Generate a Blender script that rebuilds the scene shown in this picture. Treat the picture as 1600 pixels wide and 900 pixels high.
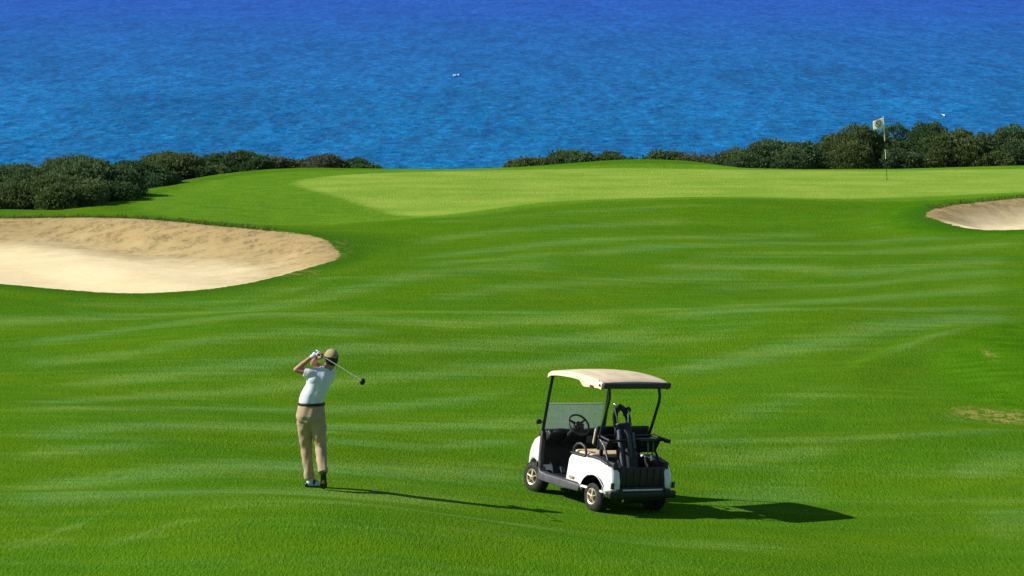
import bpy, bmesh, math, random
import numpy as np
from mathutils import Vector, Matrix
R = math.radians
PI = math.pi
for o in list(bpy.data.objects): bpy.data.objects.remove(o, do_unlink=True)
scene = bpy.context.scene
COL = scene.collection

# ------------------------------------------------------------------ camera, sky, sun, exposure
CAM_H = 8.2
PITCH = 6.9
F = 4600.0                       # focal length in pixels of the 1600 px wide frame
cd = bpy.data.cameras.new('camera'); cam = bpy.data.objects.new('camera', cd); COL.objects.link(cam)
cd.sensor_width = 36; cd.lens = 36 * F / 1600; cd.clip_end = 60000; cd.clip_start = 0.5
cam.location = (0, 0, CAM_H); cam.rotation_euler = (R(90 - PITCH), 0, 0)
scene.camera = cam
SUN_EL, SUN_AZ = 36.0, 0.0       # light from the left, slightly from behind the scene
w = bpy.data.worlds.new('World'); scene.world = w; w.use_nodes = True
nt = w.node_tree; nt.nodes.clear()
sky = nt.nodes.new('ShaderNodeTexSky'); sky.sky_type = 'NISHITA'; sky.sun_disc = False
sky.sun_elevation = R(SUN_EL); sky.sun_rotation = R(270 + SUN_AZ); sky.ozone_density = 2.0; sky.dust_density = 0.4
sky.air_density = 1.0
bg = nt.nodes.new('ShaderNodeBackground'); bg.inputs[1].default_value = 0.065
wo = nt.nodes.new('ShaderNodeOutputWorld')
nt.links.new(sky.outputs[0], bg.inputs[0]); nt.links.new(bg.outputs[0], wo.inputs[0])
sd_ = bpy.data.lights.new('sun', 'SUN'); sd_.energy = 4.5; sd_.angle = R(0.53); sd_.color = (1.0, 0.94, 0.84)
sun = bpy.data.objects.new('sun', sd_); COL.objects.link(sun)
sdir = Vector((-math.cos(R(SUN_AZ)) * math.cos(R(SUN_EL)), math.sin(R(SUN_AZ)) * math.cos(R(SUN_EL)), math.sin(R(SUN_EL))))
sun.rotation_euler = sdir.to_track_quat('Z', 'Y').to_euler(); sun.location = (-30, 20, 40)
vs = scene.view_settings
vs.view_transform = 'Standard'; vs.look = 'None'; vs.exposure = 0.55; vs.gamma = 1.0; vs.use_curve_mapping = False

# ------------------------------------------------------------------ helpers
def setp(o, label=None, cat=None, group=None, kind=None):
    if label: o['label'] = label
    if cat: o['category'] = cat
    if group: o['group'] = group
    if kind: o['kind'] = kind
    return o
def empty(name, loc=(0, 0, 0), rot=(0, 0, 0)):
    o = bpy.data.objects.new(name, None); COL.objects.link(o); o.location = loc; o.rotation_euler = rot
    o.empty_display_size = 0.1
    return o
def link_mesh(name, me, m, parent=None):
    o = bpy.data.objects.new(name, me); COL.objects.link(o)
    if m is not None and len(me.materials) == 0: me.materials.append(m)
    if parent is not None: o.parent = parent
    return o

class MB:
    """collects closed shapes, builds one mesh object"""
    def __init__(s): s.v = []; s.f = []
    def add(s, vs, fs):
        b = len(s.v); s.v += [tuple(p) for p in vs]; s.f += [tuple(i + b for i in f) for f in fs]; return s
    def box(s, c, h, bev=0.0, rot=None):
        bm = bmesh.new(); bmesh.ops.create_cube(bm, size=1.0)
        for v in bm.verts: v.co = Vector((v.co.x * h[0] * 2, v.co.y * h[1] * 2, v.co.z * h[2] * 2))
        if bev > 0: bmesh.ops.bevel(bm, geom=bm.edges[:], offset=bev, segments=3, profile=0.5, affect='EDGES')
        M = Matrix.Translation(Vector(c))
        if rot is not None: M = M @ rot.to_4x4()
        bm.verts.index_update()
        s.add([M @ v.co for v in bm.verts], [[v.index for v in f.verts] for f in bm.faces]); bm.free(); return s
    def tube(s, pts, rad, n=12, cap=True, closed=False, flat=1.0, up=None):
        pts = [Vector(p) for p in pts]; m = len(pts)
        if not hasattr(rad, '__len__'): rad = [rad] * m
        t = []
        for i in range(m):
            if closed: d = pts[(i + 1) % m] - pts[i - 1]
            else: d = pts[min(i + 1, m - 1)] - pts[max(i - 1, 0)]
            t.append(d.normalized())
        u = Vector(up) if up else (Vector((0, 0, 1)) if abs(t[0].z) < 0.9 else Vector((1, 0, 0)))
        u = (u - t[0] * u.dot(t[0])).normalized()
        vsx = []
        for i in range(m):
            u = (u - t[i] * u.dot(t[i])).normalized(); b = t[i].cross(u)
            r = rad[i]; ru, rb = (r if not hasattr(r, '__len__') else r[0]), (r * flat if not hasattr(r, '__len__') else r[1])
            for k in range(n):
                a = 2 * PI * k / n; vsx.append(pts[i] + u * math.cos(a) * ru + b * math.sin(a) * rb)
        fs = []
        for i in range(m if closed else m - 1):
            j = (i + 1) % m
            for k in range(n):
                l = (k + 1) % n; fs.append((i * n + k, i * n + l, j * n + l, j * n + k))
        if cap and not closed:
            fs.append(tuple(range(n - 1, -1, -1))); fs.append(tuple((m - 1) * n + k for k in range(n)))
        return s.add(vsx, fs)
    def capsule(s, a, b, ra, rb, n=16):
        """tapered limb with round ends"""
        a, b = Vector(a), Vector(b); d = (b - a).normalized(); p = []; r = []
        for i in range(1, 5):
            an = PI / 2 * (1 - i / 4.0); p.append(a - d * ra * math.sin(an)); r.append(max(ra * math.cos(an), 0.0008))
        for i in range(0, 4):
            an = PI / 2 * (i / 4.0); p.append(b + d * rb * math.sin(an)); r.append(max(rb * math.cos(an), 0.0008))
        p.append(b + d * rb); r.append(0.0006)
        return s.tube([a - d * ra * 0.999] + p, [0.0006] + r, n)
    def ell(s, c, r, n=16, rot=None):
        vsx = []; fs = []; m = n // 2
        M = rot if rot is not None else Matrix.Identity(3)
        for i in range(1, m):
            th = PI * i / m
            for k in range(n):
                a = 2 * PI * k / n
                vsx.append(Vector(c) + M @ Vector((r[0] * math.sin(th) * math.cos(a), r[1] * math.sin(th) * math.sin(a), r[2] * math.cos(th))))
        top = len(vsx); vsx.append(Vector(c) + M @ Vector((0, 0, r[2]))); vsx.append(Vector(c) + M @ Vector((0, 0, -r[2])))
        for i in range(m - 2):
            for k in range(n):
                l = (k + 1) % n; fs.append((i * n + k, (i + 1) * n + k, (i + 1) * n + l, i * n + l))
        for k in range(n):
            l = (k + 1) % n; fs.append((top, k, l)); fs.append((top + 1, (m - 2) * n + l, (m - 2) * n + k))
        return s.add(vsx, fs)
    def prism(s, outline, x0, x1, rnd=0.02, fn=None, seg=3):
        """outline in (y,z), thickness along x with rounded edges"""
        o = [Vector(p) for p in outline]; n = len(o)
        ar = sum(o[i].x * o[(i + 1) % n].y - o[(i + 1) % n].x * o[i].y for i in range(n))
        if ar < 0: o = o[::-1]
        nr = []
        for i in range(n):
            a = (o[i] - o[i - 1]).normalized(); b = (o[(i + 1) % n] - o[i]).normalized()
            na = Vector((a.y, -a.x)); nb = Vector((b.y, -b.x)); q = (na + nb)
            q = q.normalized() if q.length > 1e-6 else na
            nr.append(q / max(q.dot(na), 0.5))
        sg = 1 if x1 > x0 else -1; rings = []
        for i in range(seg + 1):
            an = PI / 2 * i / seg; rings.append((rnd * (1 - math.sin(an)), x0 + sg * rnd * (1 - math.cos(an))))
        rings += [(d, x0 + x1 - x) for d, x in rings[::-1]]
        vsx = []
        for d, x in rings:
            for i in range(n):
                p = o[i] - nr[i] * d; q = (x, p.x, p.y); vsx.append(fn(q) if fn else q)
        fs = []
        for j in range(len(rings) - 1):
            for i in range(n):
                l = (i + 1) % n; fs.append((j * n + i, j * n + l, (j + 1) * n + l, (j + 1) * n + i) if sg > 0 else (j * n + i, (j + 1) * n + i, (j + 1) * n + l, j * n + l))
        fs.append(tuple(range(n - 1, -1, -1)) if sg > 0 else tuple(range(n))); b = (len(rings) - 1) * n
        fs.append(tuple(b + i for i in range(n)) if sg > 0 else tuple(b + i for i in range(n - 1, -1, -1)))
        return s.add(vsx, fs)
    def lathe(s, prof, c=(0, 0, 0), axis='X', n=32):
        """closed profile list of (axial, radius)"""
        m = len(prof); vsx = []
        for (ax, r) in prof:
            for k in range(n):
                a = 2 * PI * k / n
                if axis == 'X': vsx.append((c[0] + ax, c[1] + r * math.cos(a), c[2] + r * math.sin(a)))
                else: vsx.append((c[0] + r * math.cos(a), c[1] + r * math.sin(a), c[2] + ax))
        fs = []
        for i in range(m):
            j = (i + 1) % m
            for k in range(n):
                l = (k + 1) % n; fs.append((i * n + k, i * n + l, j * n + l, j * n + k))
        return s.add(vsx, fs)
    def mesh(s, name, smooth=True, ang=38):
        me = bpy.data.meshes.new(name); me.from_pydata([tuple(v) for v in s.v], [], s.f); me.validate()
        bm = bmesh.new(); bm.from_mesh(me); bmesh.ops.recalc_face_normals(bm, faces=bm.faces[:]); bm.to_mesh(me); bm.free()
        if smooth:
            me.shade_smooth(); me.set_sharp_from_angle(angle=R(ang))
        return me
    def build(s, name, m, parent=None, ang=38):
        return link_mesh(name, s.mesh(name, True, ang), m, parent)
    def remesh(s, name, m, parent=None, voxel=0.01, smooth=4, fn=None):
        me = s.mesh(name + '_src', False); tmp = bpy.data.objects.new(name + '_src', me); COL.objects.link(tmp)
        r = tmp.modifiers.new('r', 'REMESH'); r.mode = 'VOXEL'; r.voxel_size = voxel
        k = tmp.modifiers.new('s', 'SMOOTH'); k.iterations = smooth; k.factor = 0.5
        dg = bpy.context.evaluated_depsgraph_get(); ev = tmp.evaluated_get(dg)
        out = bpy.data.meshes.new_from_object(ev); bpy.data.objects.remove(tmp, do_unlink=True); bpy.data.meshes.remove(me)
        out.name = name; out.materials.clear()
        if fn is not None:
            a = np.empty(len(out.vertices) * 3, dtype=np.float32); out.vertices.foreach_get('co', a); a = a.reshape(-1, 3)
            nn = np.empty(len(out.vertices) * 3, dtype=np.float32); out.vertices.foreach_get('normal', nn); nn = nn.reshape(-1, 3)
            a = a + nn * fn(a)[:, None]; out.vertices.foreach_set('co', a.astype(np.float32).ravel()); out.update()
        out.shade_smooth()
        return link_mesh(name, out, m, parent)

# ------------------------------------------------------------------ materials
def newmat(name):
    m = bpy.data.materials.new(name); m.use_nodes = True; t = m.node_tree; t.nodes.clear()
    out = t.nodes.new('ShaderNodeOutputMaterial'); p = t.nodes.new('ShaderNodeBsdfPrincipled')
    t.links.new(p.outputs[0], out.inputs[0]); return m, t, p, out
def N(t, kind, **kw):
    n = t.nodes.new(kind)
    for k, v in kw.items(): setattr(n, k, v)
    return n
def noise(t, scale, detail=3, rough=0.5, vec=None, stretch=None):
    n = N(t, 'ShaderNodeTexNoise'); n.inputs['Scale'].default_value = scale; n.inputs['Detail'].default_value = detail; n.inputs['Roughness'].default_value = rough
    if vec is None: vec = N(t, 'ShaderNodeTexCoord').outputs['Object']
    if stretch:
        mp = N(t, 'ShaderNodeMapping'); mp.inputs['Scale'].default_value = stretch
        if len(stretch) > 3: pass
        t.links.new(vec, mp.inputs['Vector']); vec = mp.outputs[0]
    t.links.new(vec, n.inputs['Vector']); return n.outputs['Fac']
def val(t, x):
    if isinstance(x, (int, float)):
        n = N(t, 'ShaderNodeValue'); n.outputs[0].default_value = x; return n.outputs[0]
    return x
def math_(t, op, a, b=0.0, c=None, clamp=False):
    n = N(t, 'ShaderNodeMath', operation=op); n.use_clamp = clamp
    for i, x in enumerate((a, b) if c is None else (a, b, c)):
        if isinstance(x, (int, float)): n.inputs[i].default_value = x
        else: t.links.new(x, n.inputs[i])
    return n.outputs[0]
def mapr(t, x, a, b, c=0.0, d=1.0, smooth=True):
    n = N(t, 'ShaderNodeMapRange'); n.interpolation_type = 'SMOOTHSTEP' if smooth else 'LINEAR'
    for i, q in zip((1, 2, 3, 4), (a, b, c, d)): n.inputs[i].default_value = q
    t.links.new(x, n.inputs[0]); return n.outputs[0]
def mix(t, f, a, b, mode='MIX'):
    n = N(t, 'ShaderNodeMix', data_type='RGBA', blend_type=mode)
    for i, x in ((0, f), (6, a), (7, b)):
        if isinstance(x, (int, float)): n.inputs[i].default_value = x
        elif isinstance(x, tuple): n.inputs[i].default_value = (*x, 1)
        else: t.links.new(x, n.inputs[i])
    return n.outputs[2]
def attr(t, name):
    n = N(t, 'ShaderNodeAttribute'); n.attribute_name = name; return n.outputs['Fac']
def bump(t, h, strength, dist, prev=None):
    n = N(t, 'ShaderNodeBump'); n.inputs['Strength'].default_value = strength; n.inputs['Distance'].default_value = dist
    t.links.new(h, n.inputs['Height'])
    if prev is not None: t.links.new(prev, n.inputs['Normal'])
    return n.outputs[0]
def simple(name, col, rough=0.5, metal=0.0, var=0.12, nscale=14, bs=0.15, bscale=60, spec=0.5, coat=0.0):
    m, t, p, out = newmat(name)
    f = noise(t, nscale, 4, 0.6)
    c2 = tuple(max(0, c * (1 - var * 2)) for c in col); c3 = tuple(min(1, c * (1 + var)) for c in col)
    t.links.new(mix(t, mapr(t, f, 0.3, 0.7), c2, c3), p.inputs['Base Color'])
    p.inputs['Roughness'].default_value = rough; p.inputs['Metallic'].default_value = metal; p.inputs['Specular IOR Level'].default_value = spec
    p.inputs['Coat Weight'].default_value = coat; p.inputs['Coat Roughness'].default_value = 0.12
    if bs > 0: t.links.new(bump(t, noise(t, bscale, 3), bs, 0.004), p.inputs['Normal'])
    return m
M = {}
M['paint'] = simple('white_body_paint', (0.80, 0.80, 0.78), 0.28, var=0.03, nscale=5, bs=0.0, coat=0.4)
M['canopy'] = simple('beige_canopy_plastic', (0.74, 0.60, 0.40), 0.5, var=0.06, nscale=5, bs=0.12, bscale=90)
M['black'] = simple('black_plastic', (0.008, 0.009, 0.013), 0.5, var=0.3, bs=0.2)
M['dgrey'] = simple('dark_grey_plastic', (0.035, 0.036, 0.045), 0.55, var=0.15, bs=0.2)
M['mgrey'] = simple('mid_grey_plastic', (0.085, 0.085, 0.10), 0.5, var=0.15, bs=0.15)
M['steel_dark'] = simple('black_powder_coated_steel', (0.012, 0.016, 0.028), 0.35, var=0.1, bs=0.05)
M['alu'] = simple('aluminium', (0.55, 0.56, 0.58), 0.35, 0.9, var=0.1)
M['gold'] = simple('pale_wheel_cover', (0.60, 0.53, 0.36), 0.35, 0.3, var=0.15, nscale=30)
M['rubber'] = simple('tyre_rubber', (0.020, 0.019, 0.018), 0.85, var=0.3, nscale=9, bs=0.5, bscale=120)
M['vinyl'] = simple('beige_vinyl', (0.58, 0.46, 0.28), 0.45, var=0.08, bs=0.2, bscale=200)
M['chrome'] = simple('polished_steel', (0.7, 0.7, 0.72), 0.18, 1.0, var=0.05, bs=0)
M['white_pl'] = simple('white_plastic', (0.78, 0.78, 0.76), 0.4, var=0.04, bs=0.05)
M['bagcloth'] = simple('black_nylon', (0.012, 0.013, 0.02), 0.75, var=0.3, nscale=20, bs=0.5, bscale=300)
M['baggrey'] = simple('grey_blue_nylon', (0.10, 0.12, 0.16), 0.75, var=0.2, nscale=20, bs=0.4, bscale=300)
M['skin'] = simple('skin', (0.42, 0.20, 0.12), 0.55, var=0.1, nscale=25, bs=0.1, bscale=150)
M['hair'] = simple('dark_hair', (0.02, 0.014, 0.010), 0.7, var=0.3, nscale=120, bs=0.6, bscale=400)
M['shirt'] = simple('white_cotton', (0.68, 0.72, 0.78), 0.9, var=0.03, nscale=6, bs=0.3, bscale=300, spec=0.2)
M['pants'] = simple('khaki_cotton', (0.43, 0.32, 0.21), 0.9, var=0.07, nscale=8, bs=0.4, bscale=350, spec=0.15)
M['cap'] = simple('khaki_cap_cloth', (0.36, 0.31, 0.17), 0.9, var=0.1, nscale=30, bs=0.4, bscale=350, spec=0.15)
M['belt'] = simple('black_leather', (0.010, 0.010, 0.014), 0.5, var=0.2, bs=0.2)
M['shoewhite'] = simple('white_leather', (0.45, 0.50, 0.58), 0.5, var=0.08, bs=0.1)
M['glove'] = simple('pale_glove', (0.66, 0.72, 0.82), 0.7, var=0.05, bs=0.2)
M['ball'] = simple('golf_ball_urethane', (0.75, 0.80, 0.82), 0.35, var=0.02, bs=0.6, bscale=250)
M['eye'] = simple('eye', (0.35, 0.33, 0.32), 0.2, var=0.02, bs=0)
M['pole_y'] = simple('flagstick_pale', (0.62, 0.64, 0.50), 0.4, var=0.05, bs=0)
M['pole_d'] = simple('flagstick_dark', (0.012, 0.016, 0.025), 0.4, var=0.05, bs=0)
M['bark'] = simple('grey_brown_bark', (0.13, 0.085, 0.07), 0.9, var=0.3, nscale=30, bs=0.8, bscale=60)
M['steel_b'] = simple('brushed_grey_shaft', (0.10, 0.12, 0.15), 0.5, 0.3, var=.05, bs=0)
M['badge'] = simple('pale_badge', (0.40, 0.36, 0.24), 0.4, var=0.25, nscale=60, bs=0.1)

def grime():
    m = M['paint']; t = m.node_tree; p = [n for n in t.nodes if n.type == 'BSDF_PRINCIPLED'][0]; src = p.inputs['Base Color'].links[0].from_socket
    co = N(t, 'ShaderNodeTexCoord').outputs['Object']; sp_ = N(t, 'ShaderNodeSeparateXYZ'); t.links.new(co, sp_.inputs[0])
    f = math_(t, 'MULTIPLY', mapr(t, sp_.outputs[2], .62, .30), mapr(t, noise(t, 9, 5, .7, co), .35, .75)); f = math_(t, 'ADD', math_(t, 'MULTIPLY', f, .55), math_(t, 'MULTIPLY', mapr(t, noise(t, 26, 4, .7, co), .62, .75), .12))
    t.links.new(mix(t, f, src, (0.30, 0.29, 0.20)), p.inputs['Base Color'])
grime()
def glass_mat():
    m = bpy.data.materials.new('dusty_acrylic'); m.use_nodes = True; t = m.node_tree; t.nodes.clear()
    out = t.nodes.new('ShaderNodeOutputMaterial'); tr = N(t, 'ShaderNodeBsdfTransparent'); tr.inputs[0].default_value = (0.86, 0.93, 0.95, 1)
    df = N(t, 'ShaderNodeBsdfDiffuse'); df.inputs[0].default_value = (0.62, 0.68, 0.70, 1)
    tl = N(t, 'ShaderNodeBsdfTranslucent'); tl.inputs[0].default_value = (0.62, 0.68, 0.70, 1)
    gl = N(t, 'ShaderNodeBsdfGlossy'); gl.inputs['Roughness'].default_value = 0.08
    a = N(t, 'ShaderNodeMixShader'); a.inputs[0].default_value = 0.5; t.links.new(df.outputs[0], a.inputs[1]); t.links.new(tl.outputs[0], a.inputs[2])
    b = N(t, 'ShaderNodeMixShader'); t.links.new(mapr(t, noise(t, 5, 4), 0.25, 0.8, 0.26, 0.42), b.inputs[0]); t.links.new(tr.outputs[0], b.inputs[1]); t.links.new(a.outputs[0], b.inputs[2])
    c = N(t, 'ShaderNodeMixShader'); fr = N(t, 'ShaderNodeFresnel'); fr.inputs[0].default_value = 1.3; t.links.new(fr.outputs[0], c.inputs[0])
    t.links.new(b.outputs[0], c.inputs[1]); t.links.new(gl.outputs[0], c.inputs[2]); t.links.new(c.outputs[0], out.inputs[0]); return m
M['glass'] = glass_mat()

# ------------------------------------------------------------------ plan of the course (metres; x right, y away from the tee)
def G(px, py, z=0.0):
    """ground point seen at a pixel of the photograph, for a plane of height z"""
    a = R(PITCH) + math.atan((py - 450) / F)
    y = (CAM_H - z) / math.tan(a)
    d = y * math.cos(R(PITCH)) + (CAM_H - z) * math.sin(R(PITCH))
    return ((px - 800) / F * d, y)
def PL(pts, z=0.0): return np.array([G(p[0], p[1], z if len(p) < 3 else p[2]) for p in pts])
def poly_sd(P, x, y):
    """signed distance to closed polygon, positive inside"""
    n = len(P); d2 = np.full(x.shape, 1e18); ins = np.zeros(x.shape, bool)
    for i in range(n):
        a = P[i - 1]; b = P[i]; ex, ey = b - a; wx = x - a[0]; wy = y - a[1]
        tt = np.clip((wx * ex + wy * ey) / (ex * ex + ey * ey + 1e-12), 0, 1)
        d2 = np.minimum(d2, (wx - ex * tt) ** 2 + (wy - ey * tt) ** 2)
        c = ((a[1] <= y) != (b[1] <= y)) & (x < (b[0] - a[0]) * (y - a[1]) / (b[1] - a[1] + 1e-12) + a[0])
        ins ^= c
    return np.where(ins, 1, -1) * np.sqrt(d2)
def line_d(P, x, y):
    d2 = np.full(x.shape, 1e18)
    for i in range(1, len(P)):
        a = P[i - 1]; b = P[i]; ex, ey = b - a; wx = x - a[0]; wy = y - a[1]
        tt = np.clip((wx * ex + wy * ey) / (ex * ex + ey * ey + 1e-12), 0, 1)
        d2 = np.minimum(d2, (wx - ex * tt) ** 2 + (wy - ey * tt) ** 2)
    return np.sqrt(d2)
def smooth_poly(P, it=2, closed=True):
    for _ in range(it):
        Q = []
        n = len(P)
        for i in range(n if closed else n - 1):
            a, b = P[i], P[(i + 1) % n]; Q += [a * .75 + b * .25, a * .25 + b * .75]
        if not closed: Q = [P[0]] + Q + [P[-1]]
        P = np.array(Q)
    return P
def sst(a, b, v):
    q = np.clip((v - a) / (b - a), 0, 1); return q * q * (3 - 2 * q)

LZ = 0.22
bl_top = [(-420, 322, LZ), (-200, 328, LZ), (0, 333, LZ), (90, 334, LZ), (180, 339, LZ), (300, 350, LZ), (420, 362, .15), (500, 374, .06)]
bl_bot = [(532, 388), (528, 402), (495, 420), (430, 438), (340, 449), (200, 455), (80, 450), (0, 444), (-200, 436), (-420, 410), (-480, 365)]
BL = smooth_poly(PL(bl_top + bl_bot)); BL_TOP = smooth_poly(PL(bl_top), 2, False)
br_top = [(1443, 345, .1), (1450, 333, .15), (1478, 320, .2), (1530, 311, .25), (1600, 306, .25), (1700, 303, .25), (1850, 306, .2)]
br_bot = [(1920, 330), (1850, 352), (1700, 362), (1600, 364), (1540, 363), (1480, 357), (1452, 351)]
BR = smooth_poly(PL(br_top + br_bot)); BR_TOP = smooth_poly(PL(br_top), 2, False)
GREEN = smooth_poly(PL([(455, 290), (468, 281), (520, 274), (620, 269), (800, 266), (950, 263), (1150, 265.5), (1350, 267), (1600, 264), (1900, 262), (2000, 285),
                        (1900, 298), (1600, 303), (1450, 305.5), (1300, 310), (1150, 310), (1000, 312), (900, 315), (830, 318), (760, 324), (690, 333), (630, 327), (560, 313), (490, 300)]))
ROUGH2 = smooth_poly(PL([(1365, 340), (1380, 325), (1440, 312), (1530, 304.5), (1700, 298), (1900, 298), (2000, 340), (1900, 366), (1600, 374), (1500, 371), (1410, 362), (1370, 350)]))
ROUGH1 = smooth_poly(PL([(1460, 585), (1475, 555), (1530, 528), (1600, 516), (1750, 500), (1850, 560), (1780, 640), (1600, 640), (1530, 628), (1475, 612)]))
COLLAR_SUNBANK = smooth_poly(PL([(480, 350), (380, 345), (280, 338), (190, 326), (235, 304), (310, 284), (400, 270), (520, 266), (700, 263), (1000, 258), (1600, 259), (2000, 258), (2050, 300), (1600, 309), (1300, 315), (1000, 318), (850, 322), (700, 342), (560, 330)]))  # collar ring, plus left bank painted brighter as if sunnier
# where the turf ends and the ground falls towards the sea
EDGE_PTS = PL([(-2500, 330), (-900, 328), (-300, 326), (0, 325), (110, 326), (150, 319), (180, 312), (240, 296), (300, 282), (345, 273.5), (380, 268), (430, 263.5), (480, 261.5), (600, 263), (700, 264), (800, 261),
               (870, 257.5), (930, 254), (965, 250.5), (1000, 249), (1060, 251.5), (1110, 258), (1150, 262), (1250, 264), (1400, 263.5), (1600, 258), (1900, 256), (2600, 256), (4500, 260)])
COAST = np.vstack([EDGE_PTS, [[400, 100], [400, -60], [-400, -60], [-400, 90]]])

def ridge(pts, h, wn, wf):
    P = PL(pts); P = P[np.argsort(P[:, 0])]
    x0, x1 = P[0, 0], P[-1, 0]
    def f(x, y):
        yc = np.interp(x, P[:, 0], P[:, 1]); d = y - yc
        ww = np.where(d < 0, wn, wf) * (1 + 0.0 * d)
        return h * np.exp(-(d / ww) ** 2) * sst(x0 - 3, x0 + 0.5, x) * (1 - sst(x1 - 0.5, x1 + 3, x))
    return f
RIDGES = [ridge([(900, 690), (1000, 688), (1155, 684), (1300, 681), (1430, 676), (1520, 670), (1700, 664)], 0.15, 2.6, 0.7),
          ridge([(-100, 822), (120, 818), (300, 826), (445, 836), (600, 845), (750, 852), (890, 862), (1050, 874)], 0.12, 2.4, 0.8),
          ridge([(400, 497), (533, 497), (800, 499), (1066, 498), (1250, 503)], 0.18, 4.0, 1.2),
          ridge([(480, 366), (560, 352), (650, 338), (760, 325), (870, 318)], 0.07, 7.0, 2.0),
          ridge([(1330, 580), (1420, 548), (1500, 530), (1700, 508)], 0.10, 2.0, 0.8)]
def hfun(x, y):
    if np.ndim(x) == 0 and np.ndim(y) == 0: return float(hfun(np.array([x], float), np.array([y], float))[0])
    x = np.asarray(x, float); y = np.asarray(y, float); shp = np.broadcast(x, y).shape; x = np.broadcast_to(x, shp).copy(); y = np.broadcast_to(y, shp).copy()
    near = (1 - sst(88, 100, y)) * sst(36, 44, y) * 1.0
    near = near * sst(42, 50, y); z = 0.11 * np.sin(x * 0.42 + y * 0.16 + 0.7) * np.sin(y * 0.33 - x * 0.06 + 1.0) * near + 0.05 * np.sin(x * 0.21 - y * 0.5) * near
    z += -0.29 * np.tanh((x + 0.2) / 3.2) * np.exp(-((y - 41.0) / 10.0) ** 4)
    for f in RIDGES: z += f(x, y)
    # collar mound at the back of the green, swale in front of it
    c = G(1005, 256); z += 0.10 * np.exp(-((x - c[0]) / 2.6) ** 2 - ((y - c[1]) / 1.6) ** 2)
    z += -0.05 * (y - 41.7) * np.exp(-((x - 1.1) / 5.0) ** 4 - ((y - 41.7) / 4.5) ** 4)
    z += 0.12 * np.exp(-((x + 3.0) / 2.4) ** 2 - ((y - 39.8) / 5.0) ** 2) - 0.08 * sst(2.2, 6.5, x) * np.exp(-((y - 41) / 9) ** 2)
    c = G(1590, 578); z += 0.20 * np.exp(-((x - c[0]) / 1.3) ** 2 - ((y - c[1]) / 3.6) ** 2)
    c = G(470, 335); z -= 0.34 * np.exp(-((x - c[0]) / 3.5) ** 2 - ((y - c[1]) / 3.2) ** 2)
    # tee bank the photograph is taken from
    z += 6.6 * (1 - sst(3, 33, y)) * 1.0 * np.where(y < 33, 1, 0)
    # bunkers
    for P, T, lip, fl, wd, wn in ((BL, BL_TOP, LZ, -0.42, 2.3, 1.2), (BR, BR_TOP, 0.25, -0.30, 2.4, 1.0)):
        sel = (np.abs(x - P[:, 0].mean()) < 30) & (y > 55) & (y < 105)
        if not sel.any(): continue
        xs, ys = x[sel], y[sel]; s = poly_sd(P, xs, ys); dt = line_d(T, xs, ys)
        add = lip * np.exp(-(dt / 1.7) ** 2) * np.where(s < 0, 1, 1)
        zz = z[sel] + add
        far = np.exp(-(dt / 4.0) ** 2); ww = wn + (wd - wn) * far
        q = sst(0.0, 1.0, np.clip(s / ww, 0, 1))
        zz = zz * (1 - q) + (fl + 0.05 * np.sin(xs * 1.3 + ys * 0.7)) * q
        z[sel] = zz
    s = poly_sd(COAST, x, y); d = np.maximum(-s + 0.4, 0)
    z -= 0.33 * (np.sqrt(d * d + 2.2 ** 2) - 2.2) + np.maximum(d - 40, 0) * 0.1
    return z
def hit(px, py):
    """terrain point seen at a pixel"""
    d = Vector(((px - 800) / F, 1, -(py - 450) / F)); c, s_ = math.cos(R(PITCH)), math.sin(R(PITCH))
    dx, dy, dz = d.x, c * 1 + s_ * d.z, -s_ * 1 + c * d.z
    ts = np.linspace(20, 140, 24001); zz = CAM_H + dz * ts - hfun(dx * ts, dy * ts)
    i = int(np.argmax(zz < 0)); tt = ts[i]
    return Vector((dx * tt, dy * tt, float(hfun(dx * tt, dy * tt))))

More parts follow.
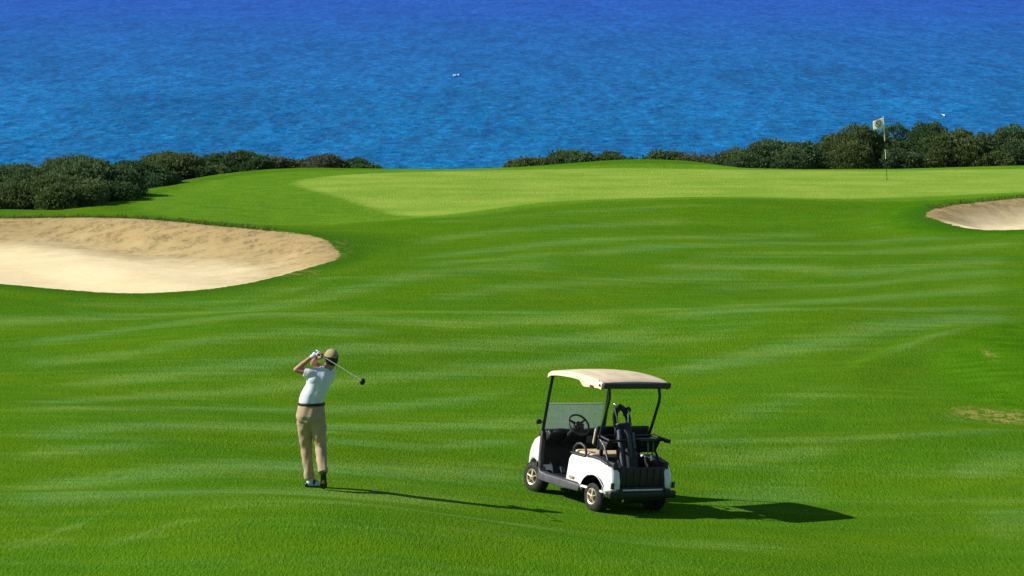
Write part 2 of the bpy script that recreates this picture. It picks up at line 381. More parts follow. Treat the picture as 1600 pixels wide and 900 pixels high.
# light mown stripes: centre line through photograph points, half width in pixels, strength
ST = [([(0, 500), (130, 492), (267, 487), (400, 478), (533, 458), (640, 440), (760, 425), (900, 415)], 8, .8), ([(0, 535), (130, 527), (250, 512), (400, 505), (533, 508), (700, 515), (900, 508), (1000, 512)], 7, .9),
      ([(0, 560), (60, 568), (200, 560), (330, 545), (430, 538), (533, 535), (640, 528)], 7, .8), ([(60, 607), (230, 592), (330, 582), (430, 575), (533, 558), (700, 548), (800, 540), (900, 532), (1066, 522)], 8, .9),
      ([(0, 648), (100, 640), (230, 622), (330, 615), (420, 605), (533, 595), (700, 580), (820, 570), (900, 560), (1000, 548)], 8, .9), ([(0, 664), (139, 655), (250, 650), (370, 645), (480, 640), (600, 630), (750, 615), (830, 605)], 7, .9),
      ([(0, 708), (111, 705), (250, 692), (445, 686), (528, 680), (640, 668), (800, 655), (900, 648)], 9, 1), ([(445, 706), (560, 703), (667, 702), (750, 695), (850, 686)], 5, .9),
      ([(0, 743), (120, 733), (200, 727), (280, 722)], 8, .8), ([(380, 718), (445, 713), (520, 707), (620, 702)], 5, .6),
      ([(-30, 800), (120, 785), (200, 775), (300, 764), (445, 755), (560, 745), (700, 737), (860, 730)], 14, 1), ([(-30, 828), (120, 820), (250, 815), (445, 808), (584, 803), (695, 797), (790, 789)], 11, 1),
      ([(250, 850), (445, 843), (560, 838), (700, 836), (850, 832), (950, 835)], 6, .7), ([(20, 893), (90, 872), (150, 855)], 5, .7), ([(140, 897), (200, 885), (280, 866), (360, 853)], 5, .6),
      ([(640, 468), (733, 462), (850, 447), (950, 437), (1066, 428), (1200, 420)], 6, .7), ([(480, 498), (700, 498), (900, 500), (1066, 497), (1200, 497)], 3, .9),
      ([(1000, 418), (1066, 415), (1200, 415), (1330, 423), (1450, 418), (1600, 410)], 5, .9), ([(1066, 490), (1200, 477), (1330, 467), (1450, 458), (1600, 446)], 7, .8),
      ([(1000, 508), (1200, 501), (1300, 496), (1450, 492), (1600, 486)], 5, .9), ([(1000, 583), (1066, 570), (1130, 560), (1200, 550), (1300, 537), (1400, 520), (1500, 508), (1620, 502)], 9, 1),
      ([(1370, 565), (1430, 545), (1500, 530), (1560, 521)], 3, .8), ([(1000, 678), (1066, 668), (1150, 650), (1250, 625), (1350, 608)], 10, .5), ([(980, 689), (1155, 684.5), (1300, 681), (1430, 676), (1520, 671), (1620, 667)], 3, .9),
      ([(1050, 705), (1155, 702), (1230, 697), (1340, 689)], 6, .8), ([(1060, 755), (1155, 745), (1230, 735), (1310, 722)], 18, .6), ([(1480, 712), (1540, 702), (1620, 695)], 10, .6), ([(1530, 790), (1580, 775), (1640, 770)], 26, .5),
      ([(620, 378), (800, 362), (950, 352), (1100, 345)], 4, .7), ([(620, 402), (800, 388), (950, 378), (1100, 368), (1300, 358)], 5, .8), ([(870, 402), (1050, 390), (1200, 380), (1400, 372), (1620, 366)], 5, .8),
      ([(1050, 405), (1300, 398), (1450, 390), (1620, 380)], 5, .7), ([(640, 352), (760, 342), (900, 334), (1100, 328)], 3, .5), ([(1066, 445), (1200, 437), (1330, 440), (1450, 432), (1600, 426)], 5, .6),
      ([(620, 425), (760, 408), (900, 398)], 5, .7), ([(60, 472), (200, 470), (340, 466), (450, 455), (560, 432)], 5, .5), ([(900, 545), (1050, 532), (1200, 520)], 6, .5), ([(540, 770), (700, 775), (850, 782)], 5, .3),
      ([(900, 850), (1060, 845), (1200, 838), (1300, 842)], 8, .5), ([(0, 885), (60, 880), (110, 890)], 8, .4)]
STW = []
for pts, hw, s_ in ST:
    P = PL(pts); up = PL([(p[0], p[1] - hw) for p in pts]); STW.append((P, np.maximum(np.abs(up[:, 1] - P[:, 1]), .05), s_))
def stripes(x, y):
    v = np.zeros(x.shape)
    for P, W, s_ in STW:
        sel = (x > P[0, 0] - 2) & (x < P[-1, 0] + 2) & (y > P[:, 1].min() - 4) & (y < P[:, 1].max() + 4)
        if not sel.any(): continue
        xs = x[sel]; yc = np.interp(xs, P[:, 0], P[:, 1]); ww = np.interp(xs, P[:, 0], W)
        f = np.exp(-np.abs((y[sel] - yc) / (ww * 1.15)) ** 2.2)
        L = P[-1, 0] - P[0, 0]; e = min(1.2, L * .3)
        a = (sst(P[0, 0] - .2, P[0, 0] + e, xs) if P[0, 0] > G(2, 500)[0] else 1.0) * (1 - sst(P[-1, 0] - e, P[-1, 0] + .2, xs))
        v[sel] = np.maximum(v[sel], f * a * s_)
    return v

# ------------------------------------------------------------------ ground sheet
def grid_mesh(name, X, Y, Z):
    r, c = X.shape; co = np.stack([X, Y, Z], -1).reshape(-1, 3).astype(np.float32)
    idx = np.arange(r * c).reshape(r, c)
    q = np.stack([idx[:-1, :-1], idx[:-1, 1:], idx[1:, 1:], idx[1:, :-1]], -1).reshape(-1, 4)
    me = bpy.data.meshes.new(name); me.vertices.add(len(co)); me.vertices.foreach_set('co', co.ravel())
    me.loops.add(q.size); me.loops.foreach_set('vertex_index', q.ravel().astype(np.int32))
    me.polygons.add(len(q)); me.polygons.foreach_set('loop_start', (np.arange(len(q)) * 4).astype(np.int32)); me.polygons.foreach_set('loop_total', np.full(len(q), 4, np.int32))
    me.update(); me.shade_smooth(); return me
def fattr(me, name, v):
    a = me.attributes.new(name, 'FLOAT', 'POINT'); a.data.foreach_set('value', np.asarray(v, np.float32).ravel())
rows = np.concatenate([np.linspace(-40, 30, 40)[:-1], np.linspace(30, 36, 20)[:-1], np.linspace(36, 62, 420)[:-1], np.linspace(62, 112, 640)[:-1], np.linspace(112, 240, 130)])
us = np.concatenate([-np.geomspace(3.0, .21, 60)[:-1], np.linspace(-.20, .20, 620), np.geomspace(.21, 3.0, 60)[1:]])
YY, UU = np.meshgrid(rows, us, indexing='ij'); XX = UU * np.maximum(YY, 20)
ZZ = np.maximum(hfun(XX, YY), -26)
gme = grid_mesh('ground', XX, YY, ZZ)
fx, fy = XX.ravel(), YY.ravel()
sb = np.maximum(poly_sd(BL, fx, fy), poly_sd(BR, fx, fy))
fattr(gme, 'sd_sand', np.clip(sb, -3, 6))
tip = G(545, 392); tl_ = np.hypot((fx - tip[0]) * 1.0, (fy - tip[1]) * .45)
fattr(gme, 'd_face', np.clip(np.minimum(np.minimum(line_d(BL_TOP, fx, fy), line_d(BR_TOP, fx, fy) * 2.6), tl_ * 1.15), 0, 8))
fattr(gme, 'sd_green', np.clip(poly_sd(GREEN, fx, fy), -3, 3))
fattr(gme, 'sd_collar_sunbank', np.clip(poly_sd(COLLAR_SUNBANK, fx, fy), -3, 3))
fattr(gme, 'sd_rough', np.clip(np.maximum(poly_sd(ROUGH1, fx, fy), poly_sd(ROUGH2, fx, fy)), -3, 3))
fattr(gme, 'sd_edge', np.clip(poly_sd(COAST, fx, fy), -8, 8))
fattr(gme, 'stripe', stripes(fx, fy))
def blob(px, py, rx, ry):
    c = G(px, py); r = abs(G(px + rx, py)[0] - c[0]); q = abs(G(px, py - ry)[1] - c[1])
    return np.exp(-(((fx - c[0]) / r) ** 2 + ((fy - c[1]) / q) ** 2))
dry = blob(1545, 642, 60, 9) * 1.1 + blob(1620, 648, 60, 9) + blob(1548, 566, 10, 9) * .8 + blob(530, 388, 26, 14) * .45 + blob(470, 432, 40, 7) * .6 + blob(640, 437, 60, 6) * .35 + blob(505, 769, 12, 2) * .3
fattr(gme, 'dry', np.clip(dry, 0, 1.2))

def ground_mat():
    m, t, p, out = newmat('course_turf'); co = N(t, 'ShaderNodeTexCoord').outputs['Object']
    edge_n = noise(t, 3.0, 4, 0.65, co); fine = noise(t, 22, 3, 0.75, co, (1, .25, 1)); grain = noise(t, 48, 3, 0.75, co, (1, .22, 1))
    big = noise(t, .35, 4, 0.55, co, (1, 2.0, 1)); mid = noise(t, 1.6, 5, 0.6, co, (.8, 1.6, 1)); streak = noise(t, .8, 4, 0.62, co, (.28, 2.6, 1))
    lt = (0.124, 0.252, 0.044); dk = (0.072, 0.182, 0.0070)
    st = math_(t, 'ADD', math_(t, 'MULTIPLY', attr(t, 'stripe'), .68), math_(t, 'MULTIPLY', math_(t, 'SUBTRACT', streak, 0.47), 1.5))
    st = math_(t, 'ADD', st, math_(t, 'MULTIPLY', math_(t, 'SUBTRACT', noise(t, 1.0, 3, .6, co, (.10, 6.5, 1)), 0.5), 0.8))
    st = math_(t, 'ADD', st, math_(t, 'MULTIPLY', math_(t, 'SUBTRACT', fine, 0.5), 0.9))
    c = mix(t, mapr(t, st, 0.0, 1.0), dk, lt)
    c = mix(t, mapr(t, big, .38, .62), c, mix(t, 1.0, c, (1.20, 1.03, 0.85), 'MULTIPLY'))
    c = mix(t, mapr(t, mid, .3, .7), mix(t, 1.0, c, (0.84, 0.89, 1.05), 'MULTIPLY'), c)
    c = mix(t, mapr(t, noise(t, .16, 3, .5, co, (1, 1.6, 1)), .35, .65), mix(t, 1.0, c, (0.88, 0.91, 0.96), 'MULTIPLY'), c)
    # rough ring and slopes beyond: long saturated grass
    rg = mapr(t, math_(t, 'ADD', attr(t, 'sd_rough'), math_(t, 'MULTIPLY', math_(t, 'SUBTRACT', edge_n, .5), .5)), -.45, .5)
    c = mix(t, rg, c, mix(t, mapr(t, mid, .3, .7), (0.045, 0.140, 0.004), (0.070, 0.188, 0.006)))
    lipg = mapr(t, math_(t, 'ADD', attr(t, 'sd_sand'), math_(t, 'MULTIPLY', edge_n, .6)), -.9, .1)
    c = mix(t, math_(t, 'MULTIPLY', lipg, .8), c, (0.035, 0.115, 0.008))
    # collar, left bank with sunny brightness in its colour, putting green
    cl = mapr(t, math_(t, 'ADD', attr(t, 'sd_collar_sunbank'), math_(t, 'MULTIPLY', math_(t, 'SUBTRACT', edge_n, .5), .8)), -.3, .5)
    c = mix(t, math_(t, 'MULTIPLY', cl, .75), c, mix(t, mapr(t, mid, .3, .7), (0.088, 0.210, 0.016), (0.130, 0.265, 0.018)))
    gcol = mix(t, mapr(t, big, .3, .7), (0.185, 0.315, 0.036), (0.265, 0.375, 0.060)); gcol = mix(t, mapr(t, streak, .3, .7), mix(t, 1.0, gcol, (.9, .93, .85), 'MULTIPLY'), gcol)
    gg = mapr(t, math_(t, 'ADD', attr(t, 'sd_green'), math_(t, 'MULTIPLY', math_(t, 'SUBTRACT', edge_n, .5), .5)), -.3, .35)
    c = mix(t, gg, c, gcol)
    # dry patches
    dn = math_(t, 'MULTIPLY', attr(t, 'dry'), mapr(t, noise(t, 5.5, 5, .7, co, (1, .7, 1)), .36, .62))
    c = mix(t, mapr(t, dn, .05, .9, 0, .75), c, (0.30, 0.26, 0.075))
    # grain
    c = mix(t, 1.0, c, mix(t, mapr(t, grain, .25, .75), (.76, .78, .74), (1.24, 1.21, 1.26)), 'MULTIPLY')
    # scrub floor beyond the turf
    sc = mapr(t, math_(t, 'ADD', attr(t, 'sd_edge'), math_(t, 'MULTIPLY', math_(t, 'SUBTRACT', edge_n, .5), .6)), -.9, -.4)
    c = mix(t, sc, mix(t, mapr(t, mid, .35, .65), (0.035, 0.04, 0.018), (0.09, 0.075, 0.04)), c)
    # sand
    sn = math_(t, 'ADD', attr(t, 'sd_sand'), math_(t, 'MULTIPLY', math_(t, 'SUBTRACT', noise(t, 4.5, 5, .7, co), .5), .45))
    sm = mapr(t, sn, -.03, .07)
    sand = mix(t, mapr(t, noise(t, .8, 5, .6, co), .3, .7), (0.68, 0.56, 0.325), (0.75, 0.64, 0.40)); sand = mix(t, mapr(t, noise(t, 14, 4, .7, co), .62, .78), sand, (0.42, 0.30, 0.16))
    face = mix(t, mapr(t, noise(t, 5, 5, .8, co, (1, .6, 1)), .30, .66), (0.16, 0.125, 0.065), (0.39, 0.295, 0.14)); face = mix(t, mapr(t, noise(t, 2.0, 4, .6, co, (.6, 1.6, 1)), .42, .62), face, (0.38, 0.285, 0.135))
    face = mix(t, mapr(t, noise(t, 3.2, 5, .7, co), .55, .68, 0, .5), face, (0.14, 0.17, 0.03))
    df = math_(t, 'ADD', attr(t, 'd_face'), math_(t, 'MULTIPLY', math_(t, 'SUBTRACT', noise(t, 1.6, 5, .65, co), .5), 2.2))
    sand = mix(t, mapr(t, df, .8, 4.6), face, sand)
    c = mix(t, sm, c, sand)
    t.links.new(c, p.inputs['Base Color']); p.inputs['Roughness'].default_value = .8; p.inputs['Specular IOR Level'].default_value = .0
    sh = N(t, 'ShaderNodeMix', data_type='FLOAT'); t.links.new(sm, sh.inputs[0]); sh.inputs[2].default_value = .9; sh.inputs[3].default_value = .25
    b = N(t, 'ShaderNodeBump'); t.links.new(sh.outputs[0], b.inputs['Strength']); b.inputs['Distance'].default_value = .03
    t.links.new(math_(t, 'ADD', math_(t, 'MULTIPLY', grain, .5), fine), b.inputs['Height'])
    b2 = bump(t, mid, .35, .12, b.outputs[0])
    t.links.new(b2, p.inputs['Normal'])
    return m
ground = link_mesh('ground', gme, ground_mat()); setp(ground, kind='structure')

# ------------------------------------------------------------------ sea
def sea():
    SEA = -22.0
    ys = np.concatenate([np.linspace(60, 300, 12)[:-1], np.geomspace(300, 2600, 1100)[:-1], np.geomspace(2600, 40000, 20)])
    u = np.concatenate([-np.geomspace(4, .24, 24)[:-1], np.linspace(-.23, .23, 900), np.geomspace(.24, 4, 24)[1:]])
    Y, U = np.meshgrid(ys, u, indexing='ij'); X = U * Y
    rng = np.random.RandomState(4); Z = np.zeros(X.shape)
    for i in range(30):
        wl = 1.3 * (1.056 ** i); th = R(-80 + rng.normal(0, 22)); k = 2 * PI / wl
        ph = rng.uniform(0, 6.28); a = 0.0060 * wl ** 0.85
        fade = np.clip((wl / (.0058 * Y) - 1), 0, 1)
        arg = k * (X * math.cos(th) + Y * math.sin(th)) + ph + 1.8 * np.sin(X * .05 * (1 + .1 * i) + Y * .021 + i) + 1.2 * np.sin(Y * .04 - X * .03 * (1 + .07 * i) + 2 * i)
        Z += a * np.sin(arg) * fade
    me = grid_mesh('sea', X, Y, SEA + Z * np.clip((6000 - Y) / 3000, 0, 1))
    m, t, p, out = newmat('sea_water'); co = N(t, 'ShaderNodeTexCoord').outputs['Object']
    n1 = noise(t, .9, 5, .65, co, (1, .35, 1)); n2 = noise(t, .45, 4, .65, co, (1, .55, 1)); n3 = noise(t, .02, 3, .5, co, (1, .3, 1)); n4 = noise(t, .60, 4, .65, co, (1, .60, 1))
    sp_ = N(t, 'ShaderNodeSeparateXYZ'); t.links.new(co, sp_.inputs[0]); far_f = mapr(t, math_(t, 'ADD', sp_.outputs[1], math_(t, 'MULTIPLY', n3, 300)), 420, 1500)
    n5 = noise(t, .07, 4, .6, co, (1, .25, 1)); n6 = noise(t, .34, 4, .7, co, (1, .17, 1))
    c = mix(t, far_f, mix(t, mapr(t, n3, .3, .7), (0.000, 0.120, 0.300), (0.002, 0.148, 0.350)), (0.008, 0.090, 0.400))  # near-to-far tint painted into the colour, in place of stronger sky reflection
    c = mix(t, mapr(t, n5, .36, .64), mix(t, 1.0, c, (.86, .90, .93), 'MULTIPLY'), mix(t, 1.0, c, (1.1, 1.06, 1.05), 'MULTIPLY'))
    c = mix(t, mapr(t, n6, .36, .64), mix(t, 1.0, c, (.70, .78, .84), 'MULTIPLY'), mix(t, 1.0, c, (1.5, 1.18, 1.15), 'MULTIPLY')); c = mix(t, mapr(t, n2, .38, .62), mix(t, 1.0, c, (.6, .66, .72), 'MULTIPLY'), c)  # ripple lights and darks put into the water colour as noise
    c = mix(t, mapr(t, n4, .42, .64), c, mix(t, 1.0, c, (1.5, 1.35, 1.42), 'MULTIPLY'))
    pass
    b = bump(t, n1, .8, .35); b = bump(t, n2, .6, .9, b)
    df = N(t, 'ShaderNodeBsdfDiffuse'); t.links.new(c, df.inputs[0]); t.links.new(b, df.inputs['Normal']); gl = N(t, 'ShaderNodeBsdfGlossy'); gl.inputs['Roughness'].default_value = .3; t.links.new(b, gl.inputs['Normal'])
    fr = N(t, 'ShaderNodeFresnel'); fr.inputs[0].default_value = 1.33; t.links.new(b, fr.inputs['Normal']); ms = N(t, 'ShaderNodeMixShader'); t.links.new(math_(t, 'MULTIPLY', fr.outputs[0], .14), ms.inputs[0])
    t.links.new(df.outputs[0], ms.inputs[1]); t.links.new(gl.outputs[0], ms.inputs[2]); t.links.new(ms.outputs[0], out.inputs[0]); t.nodes.remove(p)
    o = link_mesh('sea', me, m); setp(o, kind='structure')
    foam = simple('sea_foam_white', (0.75, 0.8, 0.85), .7, var=.05, bs=0)
    caps = MB(); rnd = random.Random(3)
    for px, py, wpx in ((711, 117.5, 2.6), (716, 117, 1.6), (1474, 180, 1.4)):
        a = R(PITCH) + math.atan((py - 450) / F); y = (CAM_H - SEA - .25) / math.tan(a); x = (px - 800) / F * y; s = wpx * y / F
        for k in range(5):
            caps.ell((x + rnd.uniform(-.8, .8) * s, y + rnd.uniform(-1.2, 1.2), SEA + .22 + rnd.uniform(0, .1)), (s * rnd.uniform(.3, .8), rnd.uniform(.5, 1.5), rnd.uniform(.04, .10)), 8)
    f = caps.build('sea_foam', foam); setp(f, 'small scattered white wave crests on the blue sea', 'sea foam', kind='stuff')
sea()

# ------------------------------------------------------------------ shrubs
def leaf_mat(name, cols):
    m, t, p, out = newmat(name); r = N(t, 'ShaderNodeValToRGB'); e = r.color_ramp.elements
    e[0].color = (*cols[0], 1); e[1].color = (*cols[-1], 1); e[0].position = 0; e[1].position = 1
    for i, c in enumerate(cols[1:-1]):
        q = e.new((i + 1) / (len(cols) - 1)); q.color = (*c, 1)
    t.links.new(attr(t, 'tone'), r.inputs[0]); t.links.new(r.outputs[0], p.inputs['Base Color'])
    p.inputs['Roughness'].default_value = .75; p.inputs['Specular IOR Level'].default_value = .12
    tl = N(t, 'ShaderNodeBsdfTranslucent'); t.links.new(r.outputs[0], tl.inputs[0]); ms = N(t, 'ShaderNodeMixShader'); ms.inputs[0].default_value = .35
    t.links.new(p.outputs[0], ms.inputs[1]); t.links.new(tl.outputs[0], ms.inputs[2]); t.links.new(ms.outputs[0], out.inputs[0]); return m
LEAF = [leaf_mat('leaves_grey_green', [(0.053, 0.096, 0.043), (0.094, 0.160, 0.064), (0.166, 0.248, 0.096)]),
        leaf_mat('leaves_olive', [(0.060, 0.096, 0.032), (0.109, 0.160, 0.051), (0.182, 0.239, 0.091)]),
        leaf_mat('leaves_deep_green', [(0.034, 0.078, 0.032), (0.068, 0.133, 0.048), (0.129, 0.212, 0.075)]),
        leaf_mat('leaves_brownish', [(0.075, 0.087, 0.048), (0.120, 0.138, 0.080), (0.166, 0.193, 0.107)])]
def bush(px, top, hw, D, kind, label, seed, group, twig=0.0, dens=1.0):
    rng = np.random.RandomState(seed)
    D += (2.6 if 190 < px < 345 else 1.7 if px > 190 else .5) if group == GL else .3
    cx = (px - 800) / F * D; a = R(PITCH) + math.atan((top - 450) / F); zt = CAM_H - D * math.tan(a)
    zb = float(hfun(cx, D)) - .05; h = max(zt - zb, .5); rx = hw * 1.42 * D / F; ry = max(rx * .8, .55)
    root = empty('shrub', (cx, D, zb)); setp(root, label, 'shrub', group)
    # lobes
    nl = int(7 + 5 * rx); L = []
    for i in range(nl):
        ax = rng.uniform(-1, 1); ay = rng.uniform(-1, 1) * math.sqrt(max(0, 1 - ax * ax * .9))
        env = max(.3, 1 - .42 * abs(ax) ** 2.6 - .25 * ay * ay)
        r = rng.uniform(.28, .48) * min(rx, h) + .08
        zc = max(r * .6, h * env * rng.uniform(.74, 1.0) - r * .95) if i % 3 else h * env * rng.uniform(.25, .6)
        L.append((ax * rx * .95, ay * ry * .85, zc, r * rng.uniform(1, 1.35), r * rng.uniform(.9, 1.2), r * rng.uniform(.85, 1.1), rng.uniform(-.2, .2)))
    spr = []
    for i in range(int(22 * rx)):
        j = rng.randint(nl); lx, ly, lz, a1, b1, c1, tn = L[j]; dv = rng.normal(size=3); dv[2] = abs(dv[2]) + .3; dv /= np.linalg.norm(dv)
        q0 = np.array([lx, ly, lz]) + dv * np.array([a1, b1, c1]) * .9; ln_ = rng.uniform(.08, .18); nn2 = 22
        tt_ = rng.rand(nn2)[:, None]; spr.append(q0 + (dv + np.array([0, 0, .5])) * ln_ * tt_ + rng.normal(0, .018, (nn2, 3)))
    L.append((0, 0, h * .72, rx * .5, ry * .5, h * .28, 0)); L.append((0, 0, h * .38, rx * .82, ry * .8, h * .40, -.12))
    P, Nn, T = [], [], []
    for (x, y, z, a1, b1, c1, tn) in L:
        n = int(dens * 2300 * (a1 * b1 * c1) ** (2 / 3.) / .055 * .22) + 120
        d = rng.normal(size=(n, 3)); d /= np.linalg.norm(d, axis=1)[:, None]
        rr = 1 - np.abs(rng.normal(0, .13, n)); rr = np.clip(rr + (rng.rand(n) < .10) * rng.uniform(0, .16, n), .2, 1.25)
        ph = rng.uniform(0, 6, 3)
        cl = 1 + .10 * np.sin(d[:, 0] * 7 + ph[0]) * np.sin(d[:, 2] * 8 + ph[1]) + .07 * np.sin(d[:, 1] * 11 + d[:, 2] * 9 + ph[2])
        q = d * (rr * cl)[:, None] * np.array([a1, b1, c1]) + np.array([x, y, z])
        P.append(q); Nn.append(d); T.append(np.clip(.45 + tn + rng.normal(0, .2, n) , 0, 1))
    for q_ in spr: P.append(q_); Nn.append(np.tile([0, 0, 1.], (len(q_), 1))); T.append(np.clip(rng.normal(.6, .15, len(q_)), 0, 1))
    P = np.vstack(P); Nn = np.vstack(Nn); T = np.concatenate(T)
    k = P[:, 2] > -.05; P, Nn, T = P[k], Nn[k], T[k]; n = len(P)
    # upright leafy tips: each leaf a narrow two-triangle blade, mostly pointing up and outwards
    up = Nn * .8 + rng.normal(0, .55, (n, 3)) + np.array([0, 0, .55]); up /= np.linalg.norm(up, axis=1)[:, None]
    sd = np.cross(up, rng.normal(size=(n, 3))); sd /= np.linalg.norm(sd, axis=1)[:, None] + 1e-9
    ln = rng.uniform(.045, .105, n)[:, None]; wd = rng.uniform(.016, .032, n)[:, None]
    V = np.stack([P - up * ln * .5, P + sd * wd + up * ln * .05, P + up * ln * .55, P - sd * wd + up * ln * .05], 1).reshape(-1, 3)
    me = bpy.data.meshes.new('foliage'); me.vertices.add(len(V)); me.vertices.foreach_set('co', V.astype(np.float32).ravel())
    me.loops.add(n * 4); me.loops.foreach_set('vertex_index', np.arange(n * 4, dtype=np.int32)); me.polygons.add(n)
    me.polygons.foreach_set('loop_start', (np.arange(n) * 4).astype(np.int32)); me.polygons.foreach_set('loop_total', np.full(n, 4, np.int32)); me.update()
    fattr(me, 'tone', np.repeat(T, 4)); link_mesh('foliage', me, LEAF[kind], root)
    b = MB(); rnd = random.Random(seed)
    for i in range(int(7 + 5 * rx)):
        an = rnd.uniform(0, 2 * PI); q = rnd.uniform(.35, .85); ex, ey, ez = math.cos(an) * rx * q * .8, math.sin(an) * ry * q * .8, h * rnd.uniform(.5, .85)
        x0, y0 = ex * .25, ey * .25
        b.tube([(x0, y0, 0), (x0 + (ex - x0) * .35 + rnd.uniform(-.1, .1), y0 + (ey - y0) * .35, ez * .45), (ex, ey, ez)], [.035, .024, .009], 5)
        b.tube([(x0 + (ex - x0) * .35, y0 + (ey - y0) * .35, ez * .45), (ex * .6 + rnd.uniform(-.2, .2), ey * .9, ez * .8)], [.018, .006], 4)
    if twig:
        for i in range(int(60 * twig)):
            x0 = rnd.uniform(-.55, .55) * rx; y0 = -ry * rnd.uniform(.55, .95)
            b.tube([(x0, y0, 0), (x0 + rnd.uniform(-.2, .2), y0 - .05, h * .22), (x0 + rnd.uniform(-.35, .35), y0 + .05, h * rnd.uniform(.35, .6))], [.016, .012, .005], 4)
    b.ell((0, 0, .01), (.26 * rx + .06, .26 * ry + .06, .06), 12); b.build('branches', M['bark'], root)
GL, GM, GR = 'shrubs on the left behind the bunker', 'low shrubs behind the middle of the green', 'tall shrubs behind the flag'
BUSH = [
    (25, 256, 62, 92.5, 0, 'grey-green shrub at the left edge of the photo, rear row behind the bunker', GL, 0),
    (15, 296, 42, 88.6, 1, 'low olive shrub at the left edge, directly behind the bunker lip', GL, 0),
    (118, 243, 72, 91.5, 0, 'broad rounded shrub forming the high dome of the left thicket', GL, 0),
    (82, 272, 55, 89.0, 1, 'big olive shrub in front of the high dome, above the bunker lip', GL, 0),
    (140, 280, 46, 90.0, 2, 'dark deep-green shrub right where the bunker lip meets the green mound', GL, 0),
    (205, 251, 46, 94.5, 2, 'mid-height dark shrub just right of the high dome', GL, 0),
    (214, 270, 34, 94.3, 0, 'small shrub leaning on the grass mound, below the mid-height dark one', GL, 0),
    (285, 239, 46, 99, 1, 'olive shrub with a humped top left of the darkest round one', GL, 0),
    (302, 254, 32, 99.0, 0, 'small grey-green shrub hugging the slope of the mound', GL, 0),
    (378, 236, 40, 102.5, 2, 'darkest round shrub at the top of the left mound', GL, 0),
    (440, 246, 36, 104.4, 3, 'brownish low shrub immediately right of the darkest round one', GL, .3),
    (500, 243, 36, 105.6, 3, 'brown twiggy low shrub on the skyline left of the last dark one', GL, .5),
    (556, 247, 32, 106, 2, 'last small dark shrub of the left thicket beside the open sea', GL, 0),
    (838, 247, 34, 107, 1, 'lowest shrub where the middle row starts beside the open sea', GM, 0),
    (895, 236, 46, 107.6, 0, 'rounded shrub, tallest left of the bright grass hump', GM, 0),
    (955, 241, 34, 109.5, 0, 'low shrub just left of the top of the grass hump', GM, 0),
    (1050, 236, 42, 110, 0, 'shrub peeping over the right shoulder of the grass hump', GM, 0),
    (1105, 243, 40, 108.5, 3, 'low brownish shrub in the dip right of the grass hump', GM, .3),
    (1142, 246, 26, 107.6, 0, 'small low shrub touching the first tall round bush', GM, 0),
    (1205, 218, 54, 106.6, 0, 'first tall round grey-green bush at the left end of the right thicket', GR, 0),
    (1262, 222, 30, 108, 2, 'narrow shrub between the first round bush and the dark mass', GR, 0),
    (1300, 211, 34, 107.6, 2, 'dark green bush rising left of the bare-twigged one', GR, 0),
    (1342, 194, 44, 107, 1, 'tall bush with bare brown twigs below its crown, left of the flagstick', GR, 1.0),
    (1398, 194, 38, 108.5, 2, 'dark tall bush directly behind the flagstick', GR, .3),
    (1450, 191, 46, 107.4, 2, 'tallest dark bush right of the flagstick', GR, .2),
    (1405, 232, 24, 105.9, 0, 'small pale bush at the foot of the dark one, beside the flagstick', GR, 0),
    (1500, 203, 36, 106.6, 1, 'rounded olive bush with a pale bare stem at its foot', GR, .4),
    (1541, 212, 28, 107.8, 2, 'dark lower bush between two rounded ones on the right', GR, 0),
    (1582, 196, 46, 107, 0, 'grey-green bush at the right edge of the photo', GR, 0),
    (1558, 236, 22, 105.6, 1, 'small front bush near the right edge, under the dark lower one', GR, 0)]
for i, (px, tp, hw, D, k, lab, grp, tw) in enumerate(BUSH): bush(px, tp, hw, D, k, lab, 11 + i * 7, grp, tw)

